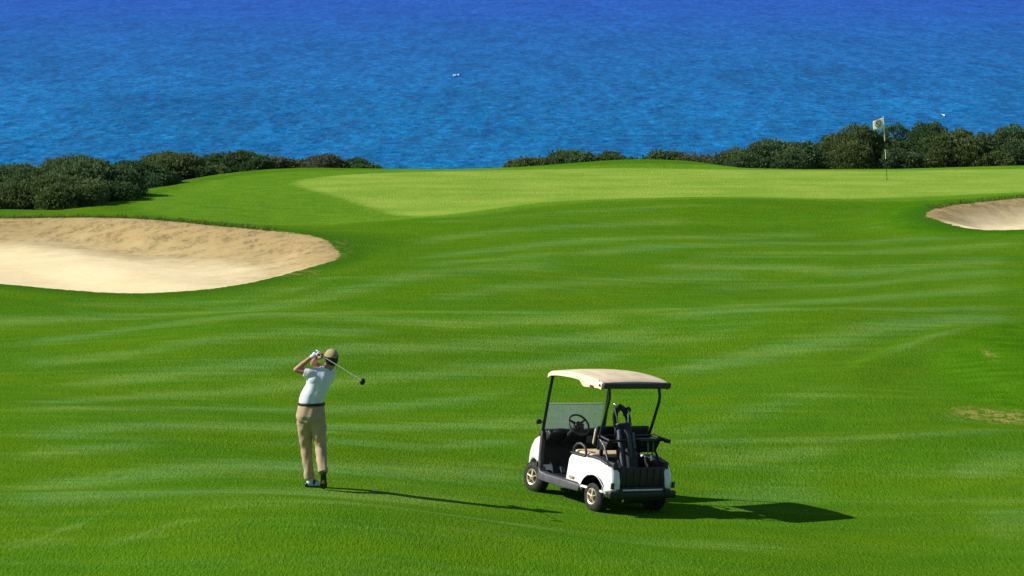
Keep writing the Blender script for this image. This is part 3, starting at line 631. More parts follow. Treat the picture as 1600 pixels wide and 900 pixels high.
# ------------------------------------------------------------------ long grass along the bunker lips
def tufts():
    rng = np.random.RandomState(5); pts = []
    for P, n in ((BL, 26000), (BR, 9000)):
        seg = np.roll(P, -1, 0) - P; L = np.linalg.norm(seg, axis=1); cum = np.cumsum(L) / L.sum(); i = np.searchsorted(cum, rng.rand(n)); i = np.clip(i, 0, len(P) - 1)
        q = P[i] + seg[i] * rng.rand(n)[:, None]; nr = np.stack([seg[i, 1], -seg[i, 0]], 1) / L[i][:, None]
        off = np.abs(rng.normal(0, .22, n)) - .05; cand = q + nr * off[:, None]; sd = poly_sd(P, cand[:, 0], cand[:, 1]); cand[sd > .12] = (q - nr * off[:, None])[sd > .12]
        T = BL_TOP if P is BL else BR_TOP[8:]; dt = line_d(T[:-6] if P is BL else T, cand[:, 0], cand[:, 1])
        pts.append(cand[(np.abs(cand[:, 0] / cand[:, 1]) < .30) & (dt < .5)])
    q = np.vstack(pts); n = len(q); z = hfun(q[:, 0], q[:, 1]); h = rng.uniform(.04, .115, n) * (.7 + .6 * np.sin(q[:, 0] * 5) ** 2)
    an = rng.uniform(0, 2 * PI, n); wv = np.stack([np.cos(an), np.sin(an), 0 * an], 1) * .009; b = np.stack([q[:, 0], q[:, 1], z - .01], 1)
    lean = np.stack([rng.normal(0, .45, n) * h, rng.normal(0, .45, n) * h, h], 1)
    V = np.stack([b - wv, b + wv, b + lean * .6 + wv * .6, b + lean], 1).reshape(-1, 3)
    me = bpy.data.meshes.new('rough_grass'); me.vertices.add(len(V)); me.vertices.foreach_set('co', V.astype(np.float32).ravel()); me.loops.add(n * 4); me.loops.foreach_set('vertex_index', np.arange(n * 4, dtype=np.int32))
    me.polygons.add(n); me.polygons.foreach_set('loop_start', (np.arange(n) * 4).astype(np.int32)); me.polygons.foreach_set('loop_total', np.full(n, 4, np.int32)); me.update()
    fattr(me, 'tone', np.repeat(rng.rand(n), 4))
    o = link_mesh('rough_grass', me, leaf_mat('lip_grass', [(0.035, 0.12, 0.006), (0.07, 0.19, 0.01), (0.13, 0.22, 0.02), (0.30, 0.27, 0.09)]))
    setp(o, 'ragged long grass growing along the edges of the sand bunkers', 'long grass', kind='stuff')
tufts()

# ------------------------------------------------------------------ flagstick
def flag():
    c = hit(1386, 281); root = empty('golf_flag', c, (0, R(-4.2), 0))
    setp(root, 'small white flag on a striped pole standing in the hole of the green', 'golf flag')
    Hh = 2.10; segs = [(0.0, .70, 'pole_d', .009), (.70, 1.02, 'pole_y', .014), (1.02, 1.30, 'pole_d', .013), (1.30, Hh, 'pole_y', .014)]
    for a, b, mm, r in segs: MB().tube([(0, 0, a), (0, 0, b)], r, 10).build('pole_section', M[mm], root)
    MB().ell((0, 0, Hh), (.018, .018, .018), 10).build('pole_cap', M['pole_y'], root)
    vs_, fs = [], []; nu, nv = 14, 10
    for i in range(nu + 1):
        for j in range(nv + 1):
            u, v = i / nu, j / nv; x = -.012 - u * .34; z = Hh - .02 - v * .36 + (-.10 * u) + (.07 * u * v)
            vs_.append((x, .035 * math.sin(u * 6.5 + v * 1.2) * u ** .5 + .02 * u, z))
    for i in range(nu):
        for j in range(nv):
            a = i * (nv + 1) + j; fs.append((a, a + 1, a + nv + 2, a + nv + 1))
    me = bpy.data.meshes.new('flag_cloth'); me.from_pydata(vs_, [], fs); me.shade_smooth()
    uv = me.uv_layers.new(name='uv')
    for l in me.loops:
        i, j = divmod(l.vertex_index, nv + 1); uv.data[l.index].uv = (i / nu, j / nv)
    m, t, p, out = newmat('flag_cloth'); u = N(t, 'ShaderNodeTexCoord').outputs['UV']; s = N(t, 'ShaderNodeSeparateXYZ'); t.links.new(u, s.inputs[0])
    dx = math_(t, 'SUBTRACT', s.outputs[0], .5); dy = math_(t, 'SUBTRACT', s.outputs[1], .48)
    dd = math_(t, 'SQRT', math_(t, 'ADD', math_(t, 'MULTIPLY', dx, dx), math_(t, 'MULTIPLY', dy, dy)))
    ring = math_(t, 'MULTIPLY', mapr(t, dd, .20, .24), mapr(t, dd, .33, .29)); bar = mapr(t, math_(t, 'ABSOLUTE', math_(t, 'ADD', dx, dy)), .09, .04)
    bar = math_(t, 'MULTIPLY', bar, mapr(t, dd, .27, .22)); mk = math_(t, 'MAXIMUM', ring, bar)
    t.links.new(mix(t, mk, (0.78, 0.78, 0.66), (0.16, 0.14, 0.24)), p.inputs['Base Color']); p.inputs['Roughness'].default_value = .8
    tl = N(t, 'ShaderNodeBsdfTranslucent'); tl.inputs[0].default_value = (.7, .7, .58, 1); ms = N(t, 'ShaderNodeMixShader'); ms.inputs[0].default_value = .35
    t.links.new(p.outputs[0], ms.inputs[1]); t.links.new(tl.outputs[0], ms.inputs[2]); t.links.new(ms.outputs[0], out.inputs[0])
    f = link_mesh('flag_cloth', me, m, root); so = f.modifiers.new('s', 'SOLIDIFY'); so.thickness = .002
    MB().lathe([(0, .054), (.004, .054), (.004, .0), (0, .0)], (0, 0, .002), 'Z', 24).build('hole_cup', M['pole_d'], root)
flag()

# ------------------------------------------------------------------ golf cart (local: x right, y forward, z up)
def make_wheel(root, x, y, steer=0.0):
    s = -1 if x < 0 else 1
    w_ = empty('wheel', (x, y, .226), (0, 0, steer)); w_.parent = root
    r, hw = .226, .098
    prof = [(-hw + .004, .118), (-hw, .135), (-hw - .004, .16), (-hw + .004, .19), (-hw + .022, .213), (-hw + .045, .223), (-.03, r), (.03, r), (hw - .045, .223), (hw - .022, .213), (hw - .004, .19), (hw + .004, .16), (hw, .135), (hw - .004, .118), (hw - .03, .112), (-hw + .03, .112)]
    MB().lathe(prof, n=48).build('tyre', M['rubber'], w_, 25)
    tr = MB()
    for k in range(40):
        a = 2 * PI * k / 40
        for q in (-.055, -.02, .02, .055):
            tr.box((q, math.cos(a) * .2255, math.sin(a) * .2255), (.014, .010, .003), 0, Matrix.Rotation(a - PI / 2, 3, 'X'))
    tr.build('tread', M['rubber'], w_)
    e = s * hw
    rim = MB().lathe([(e - s * .004, .122), (e + s * .004, .116), (e - s * .006, .100), (e - s * .03, .094), (e - s * .06, .094), (e - s * .06, .118)], n=40)
    for k in range(5):
        a = 2 * PI * k / 5 + .3; c, sn = math.cos(a), math.sin(a); c2, s2 = math.cos(a + .23), math.sin(a + .23); c3, s3 = math.cos(a - .23), math.sin(a - .23)
        rim.tube([(e - s * .008, c * .03, sn * .03), (e - s * .012, c * .07, sn * .07), (e - s * .016, c * .105, sn * .105)], [(.012, .020), (.011, .018), (.010, .024)], 8)
    rim.tube([(e - s * .03, 0, 0), (e + s * .006, 0, 0)], .034, 20)
    rim.build('rim', M['gold'], w_)
    MB().lathe([(e - s * .062, .0), (e - s * .062, .10), (e - s * .055, .10), (e - s * .055, .0)], n=32).build('hub_plate', M['black'], w_)
    MB().ell((e + s * .008, 0, 0), (.010, .022, .022), 14).build('hub_cap', M['gold'], w_)
    return w_
def cart():
    rl = hit(931, 798); th = R(32.4)
    Rz = Matrix.Rotation(th, 3, 'Z')
    c = rl - Rz @ Vector((-.5, -.83, 0))
    def gp(x, y):
        q = Rz @ Vector((x, y, 0)) + Vector((c.x, c.y, 0)); return Vector((q.x, q.y, float(hfun(q.x, q.y))))
    a, b, d, e = gp(-.47, .83), gp(.47, .83), gp(-.5, -.83), gp(.5, -.83)
    X = ((b - a) + (e - d)).normalized(); Y = ((a - d) + (b - e)).normalized(); Z = X.cross(Y).normalized(); Y = Z.cross(X).normalized()
    o = (a + b + d + e) / 4
    root = empty('golf_cart'); root.matrix_world = Matrix.Translation(o - Z * .012) @ Matrix((X, Y, Z)).transposed().to_4x4()
    setp(root, 'white golf cart with beige canopy parked on the striped fairway', 'golf cart')
    for x, y, st in ((-.47, .83, .10), (.47, .83, .10), (-.5, -.83, 0), (.5, -.83, 0)): make_wheel(root, x, y, st)
    # chassis and floor
    f = MB().box((0, .28, .285), (.52, .66, .03), .015).box((0, -.75, .27), (.36, .5, .05), .02).box((0, .95, .27), (.25, .25, .04), .02)
    f.tube([(-.45, -.83, .226), (.45, -.83, .226)], .035, 12).tube([(-.4, .83, .226), (.4, .83, .226)], .025, 12)
    f.box((0, .10, .325), (.46, .40, .012), .008); f.build('floor_tray', M['black'], root)
    for s in (-1, 1):
        MB().prism([(-.46, .235), (-.50, .34), (-.10, .345), (.40, .345), (.56, .36), (.60, .42), (.64, .26), (.58, .225), (0, .215)], s * .475, s * .60, .02).build('rocker_panel', M['mgrey'], root)
    # rear body sides with wheel arches
    for s in (-1, 1):
        arch = [(-.83 + .295 * math.cos(t_), .225 + .295 * math.sin(t_)) for t_ in np.linspace(R(8), R(172), 20)]
        outl = [(-.10, .35), (-.42, .35), (-.50, .33)] + arch[:] + [(-1.135, .33), (-1.20, .345), (-1.245, .37), (-1.24, .50), (-1.20, .63), (-1.14, .70), (-1.05, .745), (-.85, .785), (-.65, .79), (-.45, .765), (-.30, .745), (-.16, .745), (-.105, .725), (-.085, .66)]
        def fn(q, s=s):
            x, y, z = q; k = max(0, z - .45); x = x - s * .10 * (k / .34) ** 1.5 * .9
            if y < -1.0: x -= s * .10 * ((-y - 1.0) / .25) ** 2
            if y > -.5: x -= s * .02
            return (x, y, z)
        MB().prism(outl, s * .605, s * .48, .030, fn, 5).build('rear_fender', M['paint'], root, 50)
        # fender liner, dark top trim
        lin = MB()
        ip = [(-.83 + .275 * math.cos(t_), .225 + .275 * math.sin(t_)) for t_ in np.linspace(R(5), R(175), 16)]; op = [(-.83 + .293 * math.cos(t_), .225 + .293 * math.sin(t_)) for t_ in np.linspace(R(175), R(5), 16)]
        lin.prism(ip + op, s * .585, s * .40, .003); lin.box((s * .38, -.83, .36), (.012, .29, .13), .004); lin.build('wheel_arch_liner', M['black'], root)
        tr = MB(); P_ = [(-.52, .775), (-.65, .802), (-.85, .797), (-1.05, .757), (-1.12, .725), (-1.08, .71), (-.85, .76), (-.65, .765), (-.54, .755)]
        tr.prism(P_, s * .545, s * .42, .012); tr.build('fender_top_trim', M['dgrey'], root)
        # hip restraint loop
        lp = [(s * .50, -.15, .745), (s * .505, -.16, .83), (s * .50, -.22, .895), (s * .495, -.31, .915), (s * .49, -.40, .885), (s * .485, -.44, .82), (s * .485, -.45, .745)]
        MB().tube(lp, .020, 10).box((s * .495, -.30, .755), (.045, .19, .012), .008).build('armrest', M['dgrey'], root)
    # seat pod
    MB().box((0, -.34, .53), (.46, .25, .18), .03).build('seat_pod', M['paint'], root)
    MB().box((0, -.15, .42), (.43, .10, .11), .02).build('battery_cover', M['black'], root)
    MB().box((0, -.33, .755), (.455, .235, .045), .035).build('seat_cushion', M['vinyl'], root)
    rot = Matrix.Rotation(R(10), 3, 'X')
    bk = MB()
    for s in (-1, 1): bk.box((s * .235, -.568, 1.06), (.225, .026, .125), .025, rot)
    bk.build('seat_backrest', M['vinyl'], root)
    MB().box((0, -.605, 1.07), (.465, .028, .15), .026, rot).build('backrest_shell', M['black'], root)
    for s in (-1, 1): MB().box((s * .33, -.60, .86), (.03, .014, .13), .006).box((s * .33, -.655, .99), (.022, .05, .016), .006).build('backrest_bracket', M['dgrey'], root)
    # engine cover / bag well
    well = MB().box((0, -.62, .55), (.40, .012, .21), .004).box((0, -.93, .405), (.41, .31, .015), .005)
    for s in (-1, 1): well.box((s * .440, -.88, .580), (.045, .29, .185), .012)
    for k in range(9): well.box((-.32 + k * .08, -.94, .425), (.012, .27, .007), .003)
    well.build('bag_well', M['black'], root)
    lid = MB().box((.0, -1.17, .55), (.415, .018, .15), .012)
    for k in range(7): lid.box((-.36 + k * .12, -1.192, .55), (.02, .006, .13), .004)
    lid.build('rear_panel', M['black'], root)
    MB().box((0, -1.205, .378), (.40, .03, .016), .008).build('rear_sill', M['white_pl'], root)
    bp = MB().box((0, -1.235, .31), (.585, .045, .052), .022)
    for s in (-1, 1): bp.box((s * .415, -1.26, .34), (.045, .03, .055), .012)
    bp.build('rear_bumper', M['black'], root)
    MB().box((0, -1.02, .24), (.26, .17, .07), .03).tube([(-.33, -1.15, .24), (-.33, -1.235, .23)], .022, 10).build('drive_unit', M['black'], root)
    MB().ell((-.33, -1.24, .225), (.018, .012, .026), 10).build('tow_knob', M['chrome'], root)
    for s in (-1, 1): MB().box((s * .535, -1.246, .445), (.028, .010, .045), .008).build('tail_light', M['dgrey'], root)
    MB().box((-.603, -.27, .418), (.004, .052, .020), .002).build('badge', M['badge'], root)
    # front cowl
    def cs(q):
        x, y, z = q; k = max(0, (y - .62) / .62); return (x * (1 - .34 * k ** 1.6), y, z)
    for s in (-1, 1):
        arch = [(.83 + .275 * math.cos(t_), .225 + .275 * math.sin(t_)) for t_ in np.linspace(R(20), R(160), 14)]
        outl = [(1.12, .38), (1.08, .34)] + arch[:-1] + [(.66, .44), (.66, .83), (.72, .86), (.86, .80), (.98, .71), (1.08, .60), (1.13, .48)]
        MB().prism(outl, s * .585, s * .36, .035, cs, 4).build('front_fender', M['paint'], root, 50)
    MB().prism([(1.10, .36), (1.02, .44), (.80, .56), (.73, .60), (.73, .83), (.78, .86), (.90, .80), (1.02, .69), (1.12, .56), (1.16, .42)], -.38, .38, .03, cs).build('front_cowl', M['paint'], root)
    MB().prism([(1.02, .26), (1.16, .27), (1.20, .31), (1.19, .38), (1.15, .41), (1.04, .34)], -.46, .46, .02, cs).build('front_bumper', M['black'], root)
    for s in (-1, 1): MB().ell((s * .30, 1.06, .60), (.075, .03, .04), 16).build('headlight', M['chrome'], root)
    # dashboard and footwell
    ds = MB().prism([(.58, .31), (.66, .42), (.64, .66), (.60, .78), (.50, .85), (.46, .93), (.52, .98), (.68, .965), (.78, .90), (.78, .56), (.72, .31)], -.53, .53, .025)
    for s in (-1, 1): ds.ell((s * .30, .52, .955), (.17, .09, .05), 16)
    ds.build('dashboard', M['black'], root)
    MB().box((.26, .47, .84), (.14, .02, .06), .015).build('glove_box', M['dgrey'], root)
    for s, mm in ((-1, .0), (1, .0)):
        MB().prism([(.52, .30), (.585, .36), (.60, .60), (.585, .80), (.60, .95), (.655, .95), (.66, .70), (.655, .30)], s * .52, s * .585, .015).build('door_pillar', M['dgrey'], root)
    MB().box((-.30, .40, .40), (.04, .012, .05), .008, Matrix.Rotation(R(-35), 3, 'X')).box((-.16, .42, .41), (.055, .012, .045), .008, Matrix.Rotation(R(-35), 3, 'X')).tube([(-.2, .45, .43), (-.2, .6, .5)], .012, 8).build('pedals', M['dgrey'], root)
    # steering
    sc = Vector((-.235, .17, 1.115)); ax = Vector((0, -.72, .60)).normalized(); u1 = Vector((1, 0, 0)); u2 = ax.cross(u1)
    st = empty('steering_wheel', sc); st.parent = root
    MB().tube([(u1 * math.cos(k * PI / 18) + u2 * math.sin(k * PI / 18)) * .168 for k in range(36)], .0155, 10, closed=True).build('wheel_rim', M['dgrey'], st)
    hb = MB()
    for k in (R(0), R(120), R(240)):
        d_ = u1 * math.cos(k + R(30)) + u2 * math.sin(k + R(30)); hb.tube([-ax * .02, d_ * .16], [(.026, .012), (.014, .010)], 8)
    hb.tube([-ax * .05, ax * .012], .05, 16); hb.box(tuple(-ax * .02 - u2 * .02), (.075, .045, .05), .02); hb.build('wheel_hub', M['black'], st)
    MB().box(tuple(u1 * .085 - u2 * .035 + ax * .02), (.020, .006, .018), .005).build('score_clip', M['white_pl'], st)
    MB().tube([tuple(sc - ax * .04), tuple(sc - ax * .46)], [.032, .045], 14).build('steering_column', M['black'], root)
    # windscreen
    wl = lambda x, y, z: (x, y, z)
    g = MB(); y0, z0, y1, z1 = .71, .93, .655, 1.345
    g.add([(-.515, y0, z0), (.515, y0, z0), (.515, y1, z1), (-.515, y1, z1), (-.515, y0 + .005, z0), (.515, y0 + .005, z0), (.515, y1 + .005, z1), (-.515, y1 + .005, z1)],
          [(0, 1, 2, 3), (7, 6, 5, 4), (0, 4, 5, 1), (1, 5, 6, 2), (2, 6, 7, 3), (3, 7, 4, 0)])
    ws = g.build('windscreen', M['glass'], root)
    MB().box((0, y1 + .003, z1 + .006), (.515, .010, .011), .003).build('windscreen_edge', M['white_pl'], ws)
    MB().box((0, .715, .955), (.50, .012, .012), .004).build('windscreen_seal', M['mgrey'], ws)
    MB().tube([(-.545, .60, 1.08), (-.60, .63, 1.09)], .010, 8).box((-.635, .64, 1.09), (.04, .018, .035), .012).build('side_mirror', M['black'], root)
    # struts
    for s in (-1, 1):
        MB().tube([(s * .545, .66, .80), (s * .548, .64, .97), (s * .535, .58, 1.45), (s * .52, .53, 1.81)], [(.026, .020)] * 4, 10).build('front_strut', M['steel_dark'], root)
        MB().tube([(s * .43, -.66, .88), (s * .43, -.67, 1.04), (s * .44, -.73, 1.22), (s * .445, -.82, 1.50), (s * .445, -.855, 1.60), (s * .445, -.865, 1.68), (s * .44, -.835, 1.82)], [.022] * 7, 12).build('rear_strut', M['steel_dark'], root)
        MB().tube([(s * .42, -.67, 1.04), (s * .43, -.82, .95), (s * .45, -.98, .74)], .018, 10).build('support_leg', M['steel_dark'], root)
    # canopy
    vs_, fs = [], []; nx, ny = 24, 30; xw, ya, yb = .575, -.85, .56
    def top(u, v):
        x = u * xw; y = ya + (yb - ya) * v
        z = 1.905 + .035 * math.sin(PI * min(1, v * 1.0)) - .040 * (v - .25) ** 2 * 2 + .036 * (1 - abs(u) ** 2.6) * (0.55 + .45 * math.sin(PI * v))
        z -= .03 * max(0, (v - .93) / .07) ** 2 + .018 * max(0, (.06 - v) / .06) ** 2
        if .18 < v < .9 and abs(abs(u) - .62) < .06: z -= .008
        return x, y, z
    def bot(u, v):
        x, y, z = top(u, v); dep = .088
        if v < .42: dep += .075 * (.15 + .85 * min(1, v / .30)) * (1 if v < .32 else .5 * (1 + math.cos(PI * (v - .32) / .10)))
        if v > .42: dep -= .020 * min(1, (v - .42) / .4)
        return x, y, z - dep
    for j in range(ny + 1):
        for i in range(nx + 1): vs_.append(top(-1 + 2 * i / nx, j / ny))
    W = nx + 1
    for j in range(ny):
        for i in range(nx): a_ = j * W + i; fs.append((a_, a_ + 1, a_ + W + 1, a_ + W))
    roof = MB().add(vs_, fs)
    # skirts and underside as one closed shell
    for s in (-1, 1):
        base = len(roof.v); u = s
        for j in range(ny + 1):
            x, y, z = top(u, j / ny); bx_, by_, bz_ = bot(u, j / ny); roof.v += [(x, y, z), (x + s * .014, y, z - .018), (bx_ + s * .020, by_, bz_), (bx_ - s * .006, by_, bz_), (x - s * .014, y, z - .03)]
        for j in range(ny):
            for k in range(4):
                a_ = base + j * 5 + k; roof.f.append((a_, a_ + 1, a_ + 6, a_ + 5))
    base = len(roof.v)
    for j in (0, ny):
        for i in range(nx + 1):
            x, y, z = top(-1 + 2 * i / nx, j / ny); dy = -.015 if j == 0 else .02
            roof.v += [(x, y, z), (x, y + dy, z - .02), (x, y + dy, z - .06), (x, y - dy * .5, z - .06)]
    for jj in range(2):
        for i in range(nx):
            for k in range(3):
                a_ = base + jj * W * 4 + i * 4 + k; roof.f.append((a_, a_ + 1, a_ + 5, a_ + 4))
    base = len(roof.v)
    for j in range(ny + 1):
        for i in range(nx + 1): x, y, z = top(-1 + 2 * i / nx, j / ny); roof.v.append((x * .975, y, z - .035))
    for j in range(ny):
        for i in range(nx): a_ = base + j * W + i; roof.f.append((a_, a_ + W, a_ + W + 1, a_ + 1))
    me = bpy.data.meshes.new('canopy'); me.from_pydata(roof.v, [], roof.f); me.validate(); me.shade_smooth(); me.set_sharp_from_angle(angle=R(45))
    can = link_mesh('canopy', me, M['canopy'], root)
    # rear grey gutter
    gt = MB().prism([(-.880, 1.80), (-.910, 1.812), (-.915, 1.878), (-.890, 1.893), (-.855, 1.890), (-.84, 1.84), (-.85, 1.80)], -.585, .60, .012); gt.build('canopy_gutter', M['dgrey'], can)
    for s in (-1, 1):
        MB().tube([(s * .590, -.66, 1.80), (s * .590, -.56, 1.803)], [(.018, .012)] * 2, 10).build('grab_slot', M['black'], can)
        MB().tube([(s * .585, -.81, 1.845), (s * .603, -.81, 1.845)], .017, 12).build('corner_plug', M['black'], can)
        MB().tube([(s * .575, -.77, 1.895), (s * .582, -.77, 1.905)], .011, 8).build('screw_head', M['black'], can)
    for q_, w_2 in ((.52, .52), (-.82, .45)): MB().box((0, q_, 1.84), (w_2, .02, .02), .008).build('canopy_cross_bar', M['steel_dark'], root)
    # bag rack
    rk = MB().tube([(-.50, -.74, 1.09), (.50, -.74, 1.09)], .022, 10).tube([(-.46, -.74, 1.09), (-.46, -.98, 1.06)], .020, 10)
    rk.tube([(.46, -.74, 1.09), (.46, -1.12, 1.075)], .026, 10).tube([(-.46, -.98, 1.06), (-.10, -1.0, 1.06)], .018, 10).tube([(.05, -1.0, 1.06), (.46, -1.02, 1.07)], .020, 10)
    rk.box((.46, -1.12, 1.07), (.032, .05, .028), .01).box((0, -.80, 1.06), (.05, .09, .03), .01)
    rk.build('bag_rack', M['black'], root)
    bs = MB()   # moulded basket behind the seat
    bs.prism([(-.66, 1.06), (-.68, 1.07), (-.98, 1.06), (-1.00, 1.03), (-.90, .87), (-.74, .85), (-.66, .90)], .06, .43, .02)
    bs.prism([(-.66, 1.02), (-.68, 1.03), (-.90, 1.02), (-.86, .90), (-.70, .88)], -.44, -.24, .02)
    bs.build('sweater_basket', M['black'], root)
    sp = MB().tube([(.20, -.99, 1.05), (.21, -1.01, .96), (.22, -1.0, .88)], [(.018, .004)] * 3, 8).tube([(.30, -1.0, 1.04), (.29, -1.02, .94), (.30, -.99, .84)], [(.014, .004)] * 3, 8); sp.build('bag_strap', M['mgrey'], root)
    MB().tube([(.30, -.98, .84), (.30, -.98, .76)], [.012, .020], 10).build('strap_buckle', M['chrome'], root)
    bpy.context.view_layer.update()
    return root
croot = cart()

# ------------------------------------------------------------------ golf bag and clubs standing on the cart
def bag(cr):
    Mx = cr.matrix_world
    base = Mx @ Vector((-.10, -1.01, .50)); tip = Mx @ Vector((-.15, -.80, 1.33)); ax = (tip - base).normalized()
    Xc = (Mx.to_3x3() @ Vector((1, 0, 0))).normalized(); Yc = ax.cross(Xc).normalized(); Xc = Yc.cross(ax)
    root = empty('golf_bag'); root.matrix_world = Matrix.Translation(base) @ Matrix((Xc, Yc, ax)).transposed().to_4x4()
    setp(root, 'black golf bag with grey side panels strapped upright on the back of the golf cart', 'golf bag')
    MB().tube([(0, 0, 0), (0, 0, .03), (0, 0, .40), (0, 0, .74), (0, 0, .80)], [(.135, .12), (.145, .13), (.138, .122), (.128, .115), (.130, .12)], 28).build('bag_body', M['bagcloth'], root)
    MB().tube([(0, 0, -.07), (0, 0, .05)], [(.145, .132), (.150, .136)], 28).build('bag_base', M['black'], root)
    cf = MB().tube([(.118 * math.cos(k * PI / 16), .11 * math.sin(k * PI / 16), .80) for k in range(32)], .018, 8, closed=True); cf.tube([(-.11, 0, .80), (.11, 0, .80)], .010, 8).tube([(0, -.10, .80), (0, .10, .80)], .010, 8); cf.build('bag_cuff', M['dgrey'], root)
    MB().box((.0, -.14, .26), (.085, .04, .18), .03).build('bag_pocket', M['bagcloth'], root)
    MB().box((-.118, -.065, .42), (.026, .026, .30), .015).build('side_panel', M['baggrey'], root); MB().box((.098, -.095, .45), (.024, .020, .22), .014).build('side_panel', M['baggrey'], root)
    MB().tube([(-.04, -.115, .72), (-.05, -.20, .62), (-.05, -.21, .45), (-.04, -.15, .22)], [(.008, .028)] * 4, 8).build('shoulder_strap', M['dgrey'], root)
    # padded hood arch over the clubs
    MB().tube([(-.115, 0, .78), (-.115, .0, .92), (-.08, .0, 1.01), (0, .0, 1.05), (.07, .0, 1.0), (.11, 0, .90), (.115, 0, .78)], [(.022, .05)] * 7, 12, up=(0, 1, 0)).build('bag_hood', M['bagcloth'], root)
    bpy.context.view_layer.update(); W = root.matrix_world
    clubs = [(-.07, -.03, 1.06, -.10, 0, 'iron', 'silver iron with its head highest in the bag, beside the left rear strut'), (-.03, .05, .98, -.03, .03, 'iron', 'silver iron in the middle of the bag under the hood'), (.04, -.05, .95, .05, -.02, 'iron', 'short silver iron standing toward the rear rim of the bag'),
             (.08, .03, .99, .13, .0, 'wood', 'dark club with a rounded head leaning right out of the bag'), (.05, .06, .93, .17, .05, 'wood', 'dark club with a rounded head lowest on the right of the bag')]
    for x, y, L, dx, dy, kd, lab in clubs:
        a = W @ Vector((x, y, .50)); b = W @ Vector((x + dx * .6, y + dy, L)); d = (b - a)
        r = empty('golf_club'); q = d.to_track_quat('Z', 'X').to_matrix().to_4x4(); r.matrix_world = Matrix.Translation(a) @ q; setp(r, lab, 'golf club', 'clubs standing in the golf bag'); L2 = d.length
        MB().tube([(0, 0, 0), (0, 0, L2)], [.007, .006], 8).build('shaft', M['chrome'] if kd == 'iron' else M['dgrey'], r)
        if kd == 'iron': MB().box((.028, 0, L2 + .015), (.036, .009, .024), .006, Matrix.Rotation(R(20), 3, 'Y')).tube([(0, 0, L2 - .05), (0, 0, L2)], .009, 8).build('club_head', M['chrome'], r)
        else: MB().ell((.035, 0, L2 + .01), (.058, .042, .045), 14).build('club_head', M['black'], r)
bag(croot)

